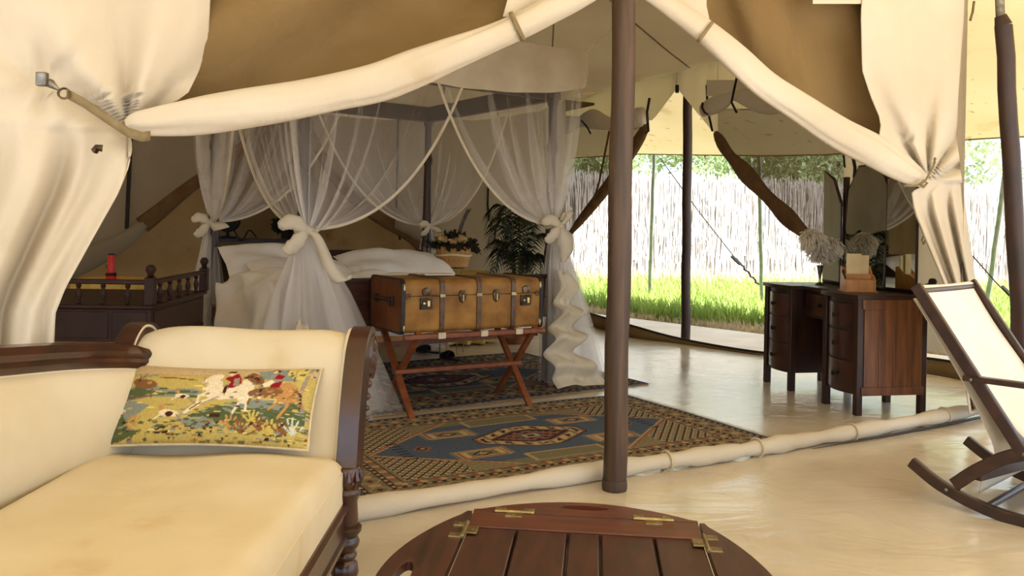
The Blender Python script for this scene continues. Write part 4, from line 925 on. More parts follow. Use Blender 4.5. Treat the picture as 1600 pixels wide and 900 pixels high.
xpr(rprof(0, TS - .002, 0, .03), .012, TLn - .012, 'body', M['trunk'], tk); xpr(rprof(TS + .002, TH, .045, 0), .012, TLn - .012, 'lid', M['trunk'], tk)
for x0, x1 in ((0.004, .0125), (TLn - .0125, TLn - .004)): xpr(rprof(0.002, TH - .002, .045, .03), x0, x1, 'end_panel', M['trunk_end'], tk)
def ringband(x, wd, th, z0, z1, rt, rb, name, mat):
    sec = rprof(z0, z1, rt, rb); c = (TDp / 2, (z0 + z1) / 2)
    def grow(e): return [(c[0] + (y - c[0]) * (1 + e / (TDp / 2)), c[1] + (z - c[1]) * (1 + e / (TH / 2))) for y, z in sec]
    Mx = Matrix(((0, 0, 1, x - wd / 2), (1, 0, 0, 0), (0, 1, 0, 0), (0, 0, 0, 1)))
    return MB().prism(grow(th), wd, holes=[list(reversed(grow(-.004)))], M=Mx).build(name, mat, tk, bevel=.003, angle=35)
for x in (.275, .535, .79): ringband(x, .032, .009, .0, TH, .045, .03, 'wood_band', M['trunk_band'])
for x in (.013, TLn - .013): ringband(x, .026, .007, .0, TH, .045, .03, 'edge_binding', M['leather'])
for x in (.02, TLn - .02):                                               # brass corners
    for z in (.035, TH - .05): MB().lathe([(.0, -.028), (.010, -.024), (.014, 0), (.010, .024), (0, .028)], 10).build('corner_cap', M['old_brass'], tk).location = (x, .004, z)
for x in (.275, .535, .79): MB().box(x - .02, x + .02, -.014, -.006, TS - .012, TS + .012).build('band_catch', M['old_brass'], tk, bevel=.003)
for x in (.165, .885):
    lk = MB().box(x - .042, x + .042, -.012, .002, .145, .215).build('lock_plate', M['iron'], tk, bevel=.004)
    MB().box(x - .034, x + .034, -.015, -.011, .152, .208).build('lock_face', M['leather'], lk, bevel=.002)
    MB().box(x + .002, x + .022, -.02, -.012, .16, .2).build('lock_slot', M['brass'], lk, bevel=.003)
    MB().lathe([(.009, 0), (.009, .008), (.004, .01)], 12, Matrix.Rotation(math.pi / 2, 4, 'X'), (x - .018, -.012, .18)).build('lock_stud', M['brass'], lk)
    MB().prism([(-.024, -.02), (.024, -.02), (.03, .015), (.0, .028), (-.03, .015)], .012, M=Matrix(((1, 0, 0, x), (0, 0, -1, 0), (0, 1, 0, .25), (0, 0, 0, 1)))).build('hasp', M['iron'], lk, bevel=.003)
for x in (.415, .66):
    cs = MB().prism([(-.02, -.03), (0, -.048), (.02, -.03), (.026, .015), (.014, .034), (-.014, .034), (-.026, .015)], .012, M=Matrix(((1, 0, 0, x), (0, 0, -1, 0), (0, 1, 0, .222), (0, 0, 0, 1)))).build('clasp', M['iron'], tk, bevel=.003)
    MB().box(x - .006, x + .006, -.02, -.011, .185, .23).build('clasp_tongue', M['brass'], cs, bevel=.002)
for x in (.045, TLn - .045):
    MB().tube([(x + .016 * math.cos(a_), -.006, TS + .016 * math.sin(a_)) for a_ in [k * 2 * math.pi / 12 for k in range(13)]], .003, 5).build('side_catch', M['iron'], tk)
hd = MB().tube(smooth_path([(-.004, .14, .19), (-.022, .17, .195), (-.028, .27, .195), (-.022, .36, .195), (-.004, .39, .185)], 16), .013, 8).build('handle', M['leather'], tk)
for y in (.14, .39): MB().box(-.012, .005, y - .022, y + .022, .16, .215).build('handle_loop', M['leather'], hd, bevel=.004)
mg = thing('magazine', 'small white magazine lying on top of the trunk', 'magazine', TF + Vector((.06, .52, .53 + TH + .008)), unit(.95, .3))
MB().box(0, .2, -.13, .0, 0, .006).build('pages', M['paper'], mg); MB().box(-.002, .202, -.132, .002, .006, .008).build('cover', M['card'], mg)

# ---- slippers under the trunk
def slipper(loc, x, label):
    t = thing('slipper', label, 'slipper', loc, x, group='dark slippers on the rug')
    out = [(-.13, 0), (-.12, .03), (-.06, .034), (.0, .036), (.07, .046), (.12, .036), (.14, 0), (.12, -.036), (.07, -.046), (0, -.036), (-.06, -.034), (-.12, -.03)]
    MB().prism(out, .014).build('sole', M['leather'], t, bevel=.003)
    rows = [[(x_, math.cos(a_) * w_, .014 + math.sin(a_) * h_) for a_ in [k * math.pi / 12 for k in range(13)]] for x_, w_, h_ in ((.0, .04, .055), (.04, .045, .058), (.08, .044, .045), (.115, .036, .03), (.138, .008, .012))]
    MB().grid(rows).build('upper', M['black'], t, solid=.004, angle=60)
slipper(G(670, 551, .011), unit(-.9, .4), 'dark slipper on the far rug, left one of the pair'); slipper(G(705, 561, .011), unit(-.7, .7), 'dark slipper on the far rug, right one of the pair')

# ================================================================== palm, basket, tables
def palm(loc):
    t = thing('potted_palm', 'dark green feathery palm in a pot behind the trunk', 'plant', loc)
    MB().lathe([(.12, 0), (.16, .25), (.175, .27), (.175, .31), (.16, .31), (.15, .28), (0, .28)], 24).build('pot', M['terracotta'], t)
    fr = [(-2.9, 1.28, .42, .5), (-2.3, 1.05, .5, .6), (-.3, 1.35, .55, .45), (.1, 1.12, .46, .6), (-1.6, .95, .5, .55), (.5, 1.4, .6, .4), (-2.6, 1.42, .45, .35), (-.9, .9, .42, .6), (1.6, 1.3, .4, .5), (2.4, 1.2, .45, .5), (-3.4, .95, .4, .6), (-.05, .9, .36, .7), (-1.2, 1.38, .3, .3)]
    for q, (an, h, rch, drop) in enumerate(fr):
        d = Vector((math.cos(an), math.sin(an), 0)); b0 = Vector((rng.uniform(-.04, .04), rng.uniform(-.04, .04), .28))
        cp_ = smooth_path([b0, b0 + d * .05 + Vector((0, 0, h * .45)), d * rch * .25 + Vector((0, 0, h * .93)), d * rch * .5 + Vector((0, 0, h * .98)), d * rch * .78 + Vector((0, 0, h - drop * .5))], 30)
        fo = MB().tube(cp_, [.008 - .006 * i / 29 for i in range(30)], 5).build('frond', M['stem'], t)
        mb = MB()
        for i in range(8, 30):
            p = Vector(cp_[i]); tg = (Vector(cp_[min(i + 1, 29)]) - Vector(cp_[i - 1])).normalized(); sd = tg.cross(Vector((0, 0, 1))).normalized(); u_ = (i - 8) / 21
            ln = .22 * math.sin(math.pi * (.18 + .75 * u_)) + .05
            for sg in (-1, 1):
                e = (sd * sg * .75 + tg * .55 + Vector((0, 0, -.15))).normalized(); wv = tg * .011
                m1 = p + e * ln * .5 + Vector((0, 0, .0)); m2 = p + e * ln + Vector((0, 0, -ln * .5)); k = len(mb.v)
                mb.v += [tuple(p - wv * .4), tuple(p + wv * .4), tuple(m1 + wv), tuple(m1 - wv), tuple(m2)]; mb.f += [(k, k + 1, k + 2, k + 3), (k + 3, k + 2, k + 4)]
        mb.build('leaflets', M['palm'], fo, angle=180)['kind'] = 'stuff'
palm(Vector((.08, 8.5, 0)))
bs = thing('dried_flower_basket', 'round wooden stave basket of dried flowers on a thin brass stand', 'basket', (-.54, 7.75, .05))
for k in range(4): MB().tube([(.1 * math.cos(k * 1.57 + .5), .1 * math.sin(k * 1.57 + .5), .75), (.12 * math.cos(k * 1.57 + .5), .12 * math.sin(k * 1.57 + .5), -.05)], .006, 6).build('stand_leg', M['brass'], bs)
MB().tube([(.11 * math.cos(a_), .11 * math.sin(a_), .745) for a_ in [k * 2 * math.pi / 24 for k in range(25)]], .006, 6).build('stand_ring', M['brass'], bs)
MB().lathe([(.12, .75), (.13, .76), (.15, .93), (.0, .93)], 24).build('basket_lining', M['moss'], bs)
sm = MB().grid([[(r_ * math.cos(a_), r_ * math.sin(a_), z_) for a_ in (-.155, -.08, 0, .08, .155)] for r_, z_ in ((.135, .755), (.155, .84), (.166, .945), (.160, .945), (.148, .84), (.128, .755))]).mesh('stave'); sm.materials.append(M['stave'])
for k in range(20): o = link('stave', sm, bs); o.rotation_euler = (0, 0, k * math.pi / 10)
MB().tube([(.164 * math.cos(a_), .164 * math.sin(a_), .865 + .006 * math.sin(3 * a_)) for a_ in [k * 2 * math.pi / 30 for k in range(31)]], .011, 6).build('basket_hoop', M['card'], bs)
def blob(mb, c, r, n, sz):
    for _ in range(n):
        d = rng.normal(0, 1, 3); d /= np.linalg.norm(d); d[2] = abs(d[2]); p = np.array(c) + d * np.array(r) * rng.uniform(.7, 1.05); a_ = rng.normal(0, sz, 3); b_ = rng.normal(0, sz, 3); k = len(mb.v)
        mb.v += [tuple(p), tuple(p + a_), tuple(p + a_ + b_), tuple(p + b_)]; mb.f.append((k, k + 1, k + 2, k + 3))
mb = MB(); blob(mb, (0, 0, .94), (.21, .2, .07), 900, .022); blob(mb, (0, -.02, .98), (.1, .1, .09), 300, .02); mb.build('moss_rim', M['moss'], bs, angle=180)['kind'] = 'stuff'
for x, y, z, r in ((-.095, -.12, 1.0, .052), (.085, -.12, 1.0, .055), (0, -.16, .985, .03), (.0, .1, 1.02, .05)):
    mb = MB().lathe([(.0, -r * .5), (r * .7, -r * .4), (r, 0), (r * .8, r * .5), (r * .3, r * .75), (0, r * .8)], 12, None, (x, y, z)); blob(mb, (x, y, z), (r, r, r * .9), 60, .012); mb.build('dried_bloom', M['cream_flower'], bs)
cp_ = smooth_path([(.03, -.03, .95), (.05, -.03, 1.08), (.09, -.04, 1.19), (.13, -.05, 1.27)], 24)
qf = MB().tube(cp_, .003, 5).build('quill', M['feather_grey'], bs); mb = MB()
for i in range(6, 24):
    p = Vector(cp_[i])
    for sg in (-1, 1): mb.add([p, p + Vector((sg * .02 + .01, 0, .02)), p + Vector((sg * .018 + .012, 0, .032)), p + Vector((.004, 0, .012))], [(0, 1, 2, 3)])
mb.build('barbs', M['feather_grey'], qf)
def round_table(loc, r, h, label):
    t = thing('round_table', label, 'table', loc)
    MB().lathe([(0, h - .03), (r * .97, h - .03), (r * .97, h - .005), (0, h - .005)], 32).build('table_top', M['dark_wood'], t)
    MB().lathe([(.14, 0), (.14, .03), (.04, .06), (.04, h - .03)], 16).build('pedestal', M['dark_wood'], t)
    rows = []
    for r_, z_, a_ in ((.01, h, 0), (r * .5, h, 0), (r * .96, h, 0), (r, h - .012, .004), (r * 1.03, h * .8, .02), (r * 1.05, h * .5, .035), (r * 1.08, h * .2, .045), (r * 1.1, .02, .05)):
        rows.append([((r_ + a_ * math.sin(14 * k * 2 * math.pi / 112)) * math.cos(k * 2 * math.pi / 112), (r_ + a_ * math.sin(14 * k * 2 * math.pi / 112)) * math.sin(k * 2 * math.pi / 112), z_) for k in range(112)])
    MB().grid(rows, closed=True).build('tablecloth', M['yellow_cloth'], t, angle=60)
round_table(Vector((-.55, 8.55, 0)), .34, .72, 'round side table with pale yellow cloth behind the flower basket')
round_table(Vector((-2.88, 6.1, 0)), .3, .75, 'round side table with yellow cloth under the red torch')
tc = thing('torch', 'red plastic torch standing upright on the yellow table', 'torch', (-2.86, 5.95, .75))
MB().lathe([(.031, 0), (.036, .01), (.036, .03)], 18).build('torch_head', M['red'], tc); MB().lathe([(.0365, .03), (.0365, .045), (.033, .055)], 18).build('grip_ring', M['black'], tc)
MB().lathe([(.033, .055), (.026, .09), (.024, .175), (.022, .18)], 18).build('torch_body', M['red'], tc); MB().lathe([(.023, .18), (.023, .188), (.016, .19)], 18).build('end_cap', M['black'], tc)
MB().box(-.03, -.022, -.012, .006, .085, .11).build('switch', M['black'], tc, bevel=.002)

# ---- galleried writing desk at the left
ld = unit(.997, .07); dk = thing('galleried_desk', 'dark writing desk with a turned baluster gallery beside the left curtain', 'desk', (-1.97, 4.55, 0), ld)
W_, D_ = 1.25, .98
MB().box(-W_, 0, 0, D_, .52, .70).build('carcass', M['desk_wood'], dk, bevel=.004)
MB().box(-W_ - .02, .02, -.02, D_ + .02, .70, .725).build('top', M['desk_wood'], dk, bevel=.008)
MB().box(-.2, -.02, -.006, .0, .54, .685).build('front_panel', M['desk_wood'], dk, bevel=.004); MB().box(-1.2, -.22, -.006, 0, .54, .685).build('drawer', M['desk_wood'], dk, bevel=.004)
MB().box(0, .006, .06, D_ - .06, .54, .685).build('side_panel', M['desk_wood'], dk, bevel=.004)
for x, y in ((-.03, .03), (-.03, D_ - .03), (-W_ + .03, .03), (-W_ + .03, D_ - .03)): MB().lathe([(.018, 0), (.03, .03), (.022, .08), (.036, .28), (.028, .34), (.04, .4), (.04, .52)], 14).build('leg', M['desk_wood'], dk).location = (x, y, 0)
bm_ = MB().lathe([(.011, 0), (.015, .008), (.009, .02), (.017, .05), (.017, .06), (.009, .088), (.015, .1), (.011, .11)], 12).mesh('baluster'); bm_.materials.append(M['desk_wood'])
for k in range(9): o = link('baluster', bm_, dk); o.location = (-.12 - k * .13, -.0, .725)
for k in range(5): o = link('baluster', bm_, dk); o.location = (0, .15 + k * .165, .725)
MB().box(-W_, 0, -.016, .016, .835, .862).build('gallery_rail', M['desk_wood'], dk, bevel=.006); MB().box(-.016, .016, 0, D_, .835, .862).build('gallery_rail', M['desk_wood'], dk, bevel=.006)
for y in (0, D_):
    pp = MB().box(-.026, .026, y - .026, y + .026, .725, .875).build('gallery_post', M['desk_wood'], dk, bevel=.004)
    MB().lathe([(.014, .875), (.022, .882), (.014, .89), (.028, .915), (.026, .93), (.012, .945)], 14, None, (0, y, 0)).build('finial', M['desk_wood'], pp)
# ---- dim shelf with black things behind the bed
sh = thing('console_shelf', 'dark console shelf in the dim opening behind the bed', 'shelf', VP(420, 352, pO, dBk) * 1.0 + Vector((nb[0] * .5, nb[1] * .5, -EYE + .0)), (-dBk[0], -dBk[1]))
MB().box(-.75, .9, -.18, .18, 1.0, 1.04).build('shelf_board', M['dark_wood'], sh); MB().box(-.75, -.7, -.16, .16, 0, 1.0).build('side_board', M['dark_wood'], sh); MB().box(.85, .9, -.16, .16, 0, 1.0).build('side_board', M['dark_wood'], sh)
MB().box(-.7, .85, .13, .16, .1, .9).build('back_board', M['dark_wood'], sh)
pb = XF[sh.name] @ Vector((-.35, -.05, 1.04))
fn = thing('table_fan', 'black desk fan with trailing cable on the shelf behind the bed', 'fan', pb)
MB().lathe([(.1, 0), (.1, .02), (.02, .03), (.015, .12)], 16).build('base', M['black'], fn); MB().lathe([(.02, -.05), (.14, -.03), (.15, 0), (.14, .03), (.02, .05)], 20, Matrix.Rotation(math.pi / 2, 4, 'X'), (0, 0, .22)).build('cage', M['black'], fn)
MB().tube(smooth_path([(.1, -.1, .1), (.2, -.12, -.02), (.28, -.12, .1), (.36, -.1, .02)], 20), .008, 5).build('cable', M['black'], fn)
pv = XF[sh.name] @ Vector((.32, -.05, 1.04)); pl = thing('flower_arrangement', 'small pot of dry flowers on the dark shelf behind the bed', 'plant', pv)
MB().lathe([(.06, 0), (.08, .1), (.07, .11)], 16).build('pot', M['leather'], pl); mb = MB(); blob(mb, (0, 0, .12), (.17, .15, .14), 500, .025); mb.build('foliage', M['moss'], pl, angle=180)['kind'] = 'stuff'
MB().lathe([(0, -.03), (.035, 0), (0, .035)], 10, None, (.03, -.13, .15)).build('bloom', M['cream_flower'], pl)
# ================================================================== dressing table with three mirrors
dl = unit(-.207, .978); dd_ = (dl[1], -dl[0])                       # length and depth directions; local x = length, local y = -depth
DT = thing('dressing_table', 'dark twin pedestal dressing table with bow fronted drawers and mirrors', 'dressing table', (2.27, 5.43, 0), dl)
LN, DP, HT = 1.21, .52, .79
def bow_outline(x0, x1, y0, y1, b, n=10):                            # y runs to -depth; the front is at y0 and bows outwards
    p = [(x0 + (x1 - x0) * i / n, y0 + b * math.sin(math.pi * i / n)) for i in range(n + 1)]
    return p + [(x1, y1), (x0, y1)]
def ptz(z): return Matrix.Translation((0, 0, z))
PW = .40
for x0 in (0, LN - PW):
    x1 = x0 + PW
    MB().prism(bow_outline(x0 + .03, x1 - .03, -.02, -DP + .02, .03), HT - .03 - .13, M=ptz(.13)).build('pedestal', M['dark_wood'], DT)
    for x in (x0 + .022, x1 - .022):
        for y in (-.022, -DP + .022): MB().box(x - .022, x + .022, y - .022, y + .022, 0, HT - .025).build('corner_post', M['dark_wood'], DT, bevel=.003)
    for i, (z0, z1) in enumerate(((.15, .345), (.36, .545), (.56, .725))):
        dw = MB().prism(bow_outline(x0 + .048, x1 - .048, -.012, -.06, .035), z1 - z0, M=ptz(z0)).build('drawer', M['mahogany'], DT, bevel=.004)
        MB().lathe([(.008, 0), (.008, .014), (.017, .02), (.015, .03), (.004, .034)], 14, Matrix.Rotation(-math.pi / 2, 4, 'X'), ((x0 + x1) / 2, .02, (z0 + z1) / 2)).build('knob', M['black'], dw)
    MB().prism(bow_outline(x0 - .012, x1 + .012, .012, -DP - .01, .03), .028, M=ptz(HT - .028)).build('pedestal_top', M['dark_wood'], DT, bevel=.006)
# framed side panels of planks at both ends
for xs, sg in ((0, -1), (LN, 1)):
    xa = xs + sg * .002
    lo, hi = (xa - .004, xa + .008) if sg < 0 else (xa - .008, xa + .004)
    for z0, z1 in ((.13, .185), (.695, .76)): MB().box(lo - .004, hi, -DP + .03, -.03, z0, z1).build('panel_rail', M['panel_wood'], DT, bevel=.002)
    for k in range(4): MB().box(lo, hi, -DP + .044 + k * .108, -DP + .150 + k * .108, .185, .695).build('plank', M['panel_wood'], DT, bevel=.002)
MB().box(PW, LN - PW, -DP + .02, -.12, .56, HT - .03).build('centre_case', M['dark_wood'], DT)
cd = MB().box(PW + .02, LN - PW - .02, -.13, -.105, .58, .74).build('centre_drawer', M['mahogany'], DT, bevel=.004)
MB().lathe([(.008, 0), (.017, .02), (.004, .034)], 14, Matrix.Rotation(-math.pi / 2, 4, 'X'), (LN / 2, -.105, .66)).build('knob', M['black'], cd)
MB().box(PW, LN - PW, -DP + .02, -DP + .04, .13, .56).build('back_panel', M['dark_wood'], DT)
MB().box(PW - .02, LN - PW + .02, -DP, -.09, HT - .028, HT).build('centre_top', M['dark_wood'], DT, bevel=.004)
MB().box(0, LN, -DP - .005, -DP + .016, HT, HT + .065).build('splash_board', M['dark_wood'], DT, bevel=.004)
MY = -.47
for x in (.33, .86): MB().box(x - .022, x + .022, MY - .02, MY + .012, HT, 1.62).build('mirror_post', M['dark_wood'], DT, bevel=.004)
def mirror(o2, Mx, name):
    fr = MB().prism([(x + (.012 if x > 0 else -.012), z + (.012 if z > .3 else -.012)) for x, z in o2], .012, M=Mx @ Matrix.Translation((0, 0, -.013))).build(name, M['dark_wood'], DT, bevel=.003)
    MB().prism(o2, .003, M=Mx).build('glass', M['mirror'], fr, angle=20)
def mmat(cx, cy, z, yaw, tilt):     # outline (x, z) upright, its face looking along +y locally
    return Matrix.Translation((cx, cy, z)) @ Matrix.Rotation(yaw, 4, 'Z') @ Matrix.Rotation(tilt, 4, 'X') @ Matrix(((-1, 0, 0, 0), (0, 0, 1, 0), (0, 1, 0, 0), (0, 0, 0, 1)))
mirror([(-.235, 0), (.235, 0), (.235, .7), (.12, .88), (-.12, .88), (-.235, .7)], mmat(.595, MY + .03, HT + .02, 0, .045), 'centre_mirror')
mirror([(-.13, 0), (.13, 0), (.13, .76), (-.13, .76)], mmat(.19, MY + .02, HT + .03, .12, 0), 'wing_mirror')
mirror([(-.13, 0), (.13, 0), (.13, .60), (.02, .78), (-.13, .86)][::1], mmat(1.01, MY + .02, HT + .03, -.1, 0), 'wing_mirror')
kn = Matrix.Rotation(math.pi / 2, 4, 'Y')
MB().tube([(.02, MY - .02, HT + .055), (-.025, MY - .03, HT + .07), (-.06, MY - .03, HT + .09)], [.014, .012, .012], 8).build('turned_peg', M['leather'], DT)
MB().lathe([(.01, -.02), (.024, -.01), (.024, .012), (.01, .02)], 12, kn, (-.065, MY - .03, HT + .093)).build('peg_head', M['leather'], DT)
def dpt(x, y, z): return XF[DT.name] @ Vector((x, y, z))
# ---- things on the dressing table
vz = thing('bud_vase', 'slim silver bud vase holding white feathers on the dressing table', 'vase', dpt(.92, -.3, HT))
MB().lathe([(.034, 0), (.036, .006), (.03, .012), (.01, .022), (.008, .04), (.012, .07), (.02, .12), (.026, .15), (.02, .15), (.008, .1)], 20).build('vase_body', M['silver'], vz)
def plume(label, pts, ln, seed):
    t = thing('ostrich_feather', label, 'feather', dpt(.92, -.3, HT + .12), group='white plumes in the bud vase'); o = dpt(.92, -.3, HT + .12); rg = np.random.default_rng(seed)
    cp_ = smooth_path([Vector(p) for p in pts], 40); q = MB().tube(cp_, [.004 - .003 * i / 39 for i in range(40)], 5).build('quill', M['feather_white'], t); mb = MB()
    for i in range(7, 40):
        p = Vector(cp_[i]); tg = (Vector(cp_[min(i + 1, 39)]) - Vector(cp_[i - 1])).normalized()
        for _ in range(60):
            e = Vector(rg.normal(0, 1, 3)); e = (e - tg * e.dot(tg)).normalized(); l_ = ln * rg.uniform(.6, 1.1) * math.sin(math.pi * (.25 + .6 * (i - 7) / 33)); wv = Vector(rg.normal(0, 1, 3)).normalized() * .003
            a_ = p + e * l_ * .55 + tg * l_ * .3; b_ = p + e * l_ * .95 + tg * l_ * .35 + Vector((0, 0, -l_ * .45)); k = len(mb.v)
            mb.v += [tuple(p - wv), tuple(p + wv), tuple(a_ + wv), tuple(a_ - wv), tuple(b_ - wv), tuple(b_ + wv)]; mb.f += [(k, k + 1, k + 2, k + 3), (k + 3, k + 2, k + 5, k + 4)]
    mb.build('barbs', M['feather_white'], q, angle=180)['kind'] = 'stuff'
plume('white ostrich plume in the bud vase, drooping to the left', [(0, 0, -.05), (-.01, 0, .1), (-.03, -.01, .2), (-.08, -.02, .255), (-.13, -.03, .23)], .11, 3)
plume('white ostrich plume in the bud vase, leaning towards the mirrors', [(0, 0, -.05), (.02, .01, .08), (.06, .02, .16), (.12, .02, .19), (.16, .02, .15)], .10, 4)
lb = thing('letter_box', 'small light wooden letter box on the near pedestal top', 'letter box', dpt(.30, -.2, HT), unit(.97, -.1))
for x0, x1 in ((-.1, -.088), (.088, .1)):
    MB().prism([(-.07, 0), (.07, 0), (.07, .17), (.05, .175), (.03, .15), (.01, .125), (-.03, .115), (-.07, .085)], x1 - x0, M=Matrix(((0, 0, 1, x0), (1, 0, 0, 0), (0, 1, 0, 0), (0, 0, 0, 1)))).build('side', M['box_wood'], lb, bevel=.002)
MB().box(-.088, .088, -.07, -.058, .0, .085).build('front', M['box_wood'], lb, bevel=.002); MB().box(-.088, .088, .058, .07, 0, .165).build('back', M['box_wood'], lb, bevel=.002); MB().box(-.11, .11, -.08, .08, 0, .008).build('base', M['box_wood'], lb, bevel=.002)
MB().box(-.088, .088, -.004, .004, .008, .12).build('divider', M['box_wood'], lb)
for x0, x1, y, z1, nm in ((-.07, .03, .03, .26, 'folded cream card standing in the letter box'), (.0, .085, .045, .25, 'second cream card behind in the letter box')):
    c = thing('note_card', nm, 'card', XF[lb.name] @ Vector((0, y, .01)), unit(.97, -.1)); MB().box(x0, x1, -.003, .003, 0, z1 - .01).build('front_leaf', M['card'], c); MB().bar((x0, .0, z1 / 2 - .005), (x0 + .012, .02, z1 / 2 - .005), .002, z1 - .012).build('back_leaf', M['card'], c)
pn = thing('pen', 'dark pen leaning in the front of the letter box', 'pen', XF[lb.name] @ Vector((-.06, -.04, .01)))
MB().tube([(0, 0, 0), (-.06, -.02, .12)], [.005, .006], 8).build('barrel', M['black'], pn); MB().lathe([(.008, 0), (.011, .01), (.004, .024)], 10, None, (-.06, -.02, .12)).build('cap', M['black'], pn)

# ================================================================== rocking sling chair
fx = unit(.66, -.75); RK = thing('rocking_chair', 'dark wooden rocking deck chair with a white canvas sling', 'chair', (1.845, 3.76, 0), fx)
CW = .64
def rbar(pts, y, w_, h_, name, M_=M['chair_wood']):
    """flat curved board lying in the upright plane y"""
    cp_ = smooth_path(pts, 28) if len(pts) > 2 else [np.array(p) for p in pts]; rows = [[], [], [], []]
    for i, p in enumerate(cp_):
        q = cp_[min(i + 1, len(cp_) - 1)] - cp_[max(i - 1, 0)]; l_ = math.hypot(*q); nx_, nz_ = -q[1] / l_, q[0] / l_
        for k, (s1, s2) in enumerate(((-1, -1), (1, -1), (1, 1), (-1, 1))): rows[k].append((p[0] + nx_ * h_ / 2 * s2, y + s1 * w_ / 2, p[1] + nz_ * h_ / 2 * s2))
    mb = MB().grid([list(r) for r in zip(*rows)], closed=True); n_ = len(cp_); mb.f += [(0, 1, 2, 3), (4 * n_ - 1, 4 * n_ - 2, 4 * n_ - 3, 4 * n_ - 4)]
    return mb.build(name, M_, RK, bevel=.005, angle=35)
for y in (0, CW):
    rbar([(-.015, .965), (.44, .285)], y, .03, .05, 'back_rail')
    rbar([(-.02, .165), (.12, .085), (.32, .03), (.55, .022), (.8, .06), (1.02, .15)], y - .0, .032, .05, 'rocker')
    rbar([(.165, .105), (.27, .2), (.40, .285), (.6, .345), (.86, .37)], y + .0, .028, .055, 'seat_rail')
    rbar([(.2, .58), (.85, .585)], y - .005, .05, .024, 'armrest'); rbar([(.72, .06), (.78, .58)], y, .03, .04, 'arm_post')
    for x_, z_, dy in ((.235, .578, -.03), (.44, .30, -.016), (.14, .08, -.017)):
        MB().lathe([(.008, 0), (.008, .006), (.003, .009)], 10, Matrix.Rotation(math.pi / 2, 4, 'X'), (x_, y + dy, z_)).build('bolt', M['steel'], RK)
for x_, z_ in ((.0, .94), (.42, .315), (.86, .39), (.30, .045), (.75, .065)): MB().tube([(x_, 0, z_), (x_, CW, z_)], .016, 10).build('cross_bar', M['chair_wood'], RK)
MB().bar((.26, .0, .17), (.36, CW, .17), .03, .05).build('brace', M['chair_wood'], RK, bevel=.004)
prof = smooth_path([(.01, .955), (.0, .95), (.1, .78), (.22, .61), (.34, .445), (.46, .335), (.62, .32), (.76, .355), (.86, .41)], 40)
MB().grid([[(x_, .03 + (CW - .06) * k / 8, z_ - .02 * math.sin(math.pi * k / 8) * min(1, i / 12)) for k in range(9)] for i, (x_, z_) in enumerate(prof)]).build('sling', M['sling'], RK, solid=.006, angle=180)
MB().grid([[(x_ - .045 + .01 * math.sin(i * .4), .05 + (CW - .1) * k / 6, z_ - .03) for k in range(7)] for i, (x_, z_) in enumerate(smooth_path([(.0, .93), (.15, .68), (.3, .44), (.36, .3), (.3, .2), (.29, .11)], 24))]).build('sling_back', M['canvas'], RK, solid=.004, angle=180)

# ================================================================== chaise longue
CH = thing('chaise_longue', 'carved mahogany chaise longue with cream upholstery in the foreground', 'chaise longue', (-.9, 1.9, 0))
def cb(**k): return dict(parent=CH, world=True, **k)
X0, X1, Y0, Y1 = -1.33, -.522, .85, 2.70
soft_box(X0, X1, Y0, Y1, .27, .452, .06, n=40, bumps=.006, seed=21).build('seat', M['upholstery'], **cb(angle=60))
MB().tube([(X1 - .005, Y0 + .03 + (Y1 - Y0 - .06) * i / 20, .395 + .003 * math.sin(i)) for i in range(21)], .006, 6).build('seat_piping', M['upholstery'], **cb(angle=180))
# scrolled end: upholstered section with a carved wooden scroll at its open side
inner = smooth_path([(2.70, .40), (2.735, .5), (2.765, .6), (2.80, .70), (2.84, .775), (2.91, .818), (2.99, .80), (3.03, .745), (3.0, .69), (2.955, .66)], 48)
rows = []
for k in range(21):
    t = k / 20; x = -1.28 + (.725) * t; e = 1 - (2 * abs(t - .5)) ** 8 * .03
    rows.append([(x, 2.85 + (y - 2.85) * e + .006 * math.sin(5 * t + 3 * i / 12), z * e + .004 * math.sin(9 * t + i / 5)) for i, (y, z) in enumerate(inner)] + [(x, 2.99, .5), (x, 2.96, .3)])
MB().grid(rows).build('scrolled_end', M['upholstery'], **cb(angle=180))
MB().tube([(-.557, y - .004, z + .003) for y, z in inner], .007, 6).build('end_piping', M['upholstery'], **cb(angle=180))
MB().tube([(-1.278, y - .004, z + .003) for y, z in inner], .007, 6).build('end_piping', M['upholstery'], **cb(angle=180))
sc_in = smooth_path([(2.655, .36), (2.69, .46), (2.715, .56), (2.75, .66), (2.80, .755), (2.87, .815), (2.95, .832), (3.03, .80), (3.065, .735), (3.05, .67), (2.995, .64), (2.945, .655)], 50)
sc_out = smooth_path([(2.80, .34), (2.815, .43), (2.835, .52), (2.862, .6), (2.9, .665), (2.93, .69), (2.945, .665)], 30)
outl = [tuple(p) for p in sc_in] + [tuple(p) for p in reversed(sc_out)]
def yz(x0): return Matrix(((0, 0, 1, x0), (1, 0, 0, 0), (0, 1, 0, 0), (0, 0, 0, 1)))
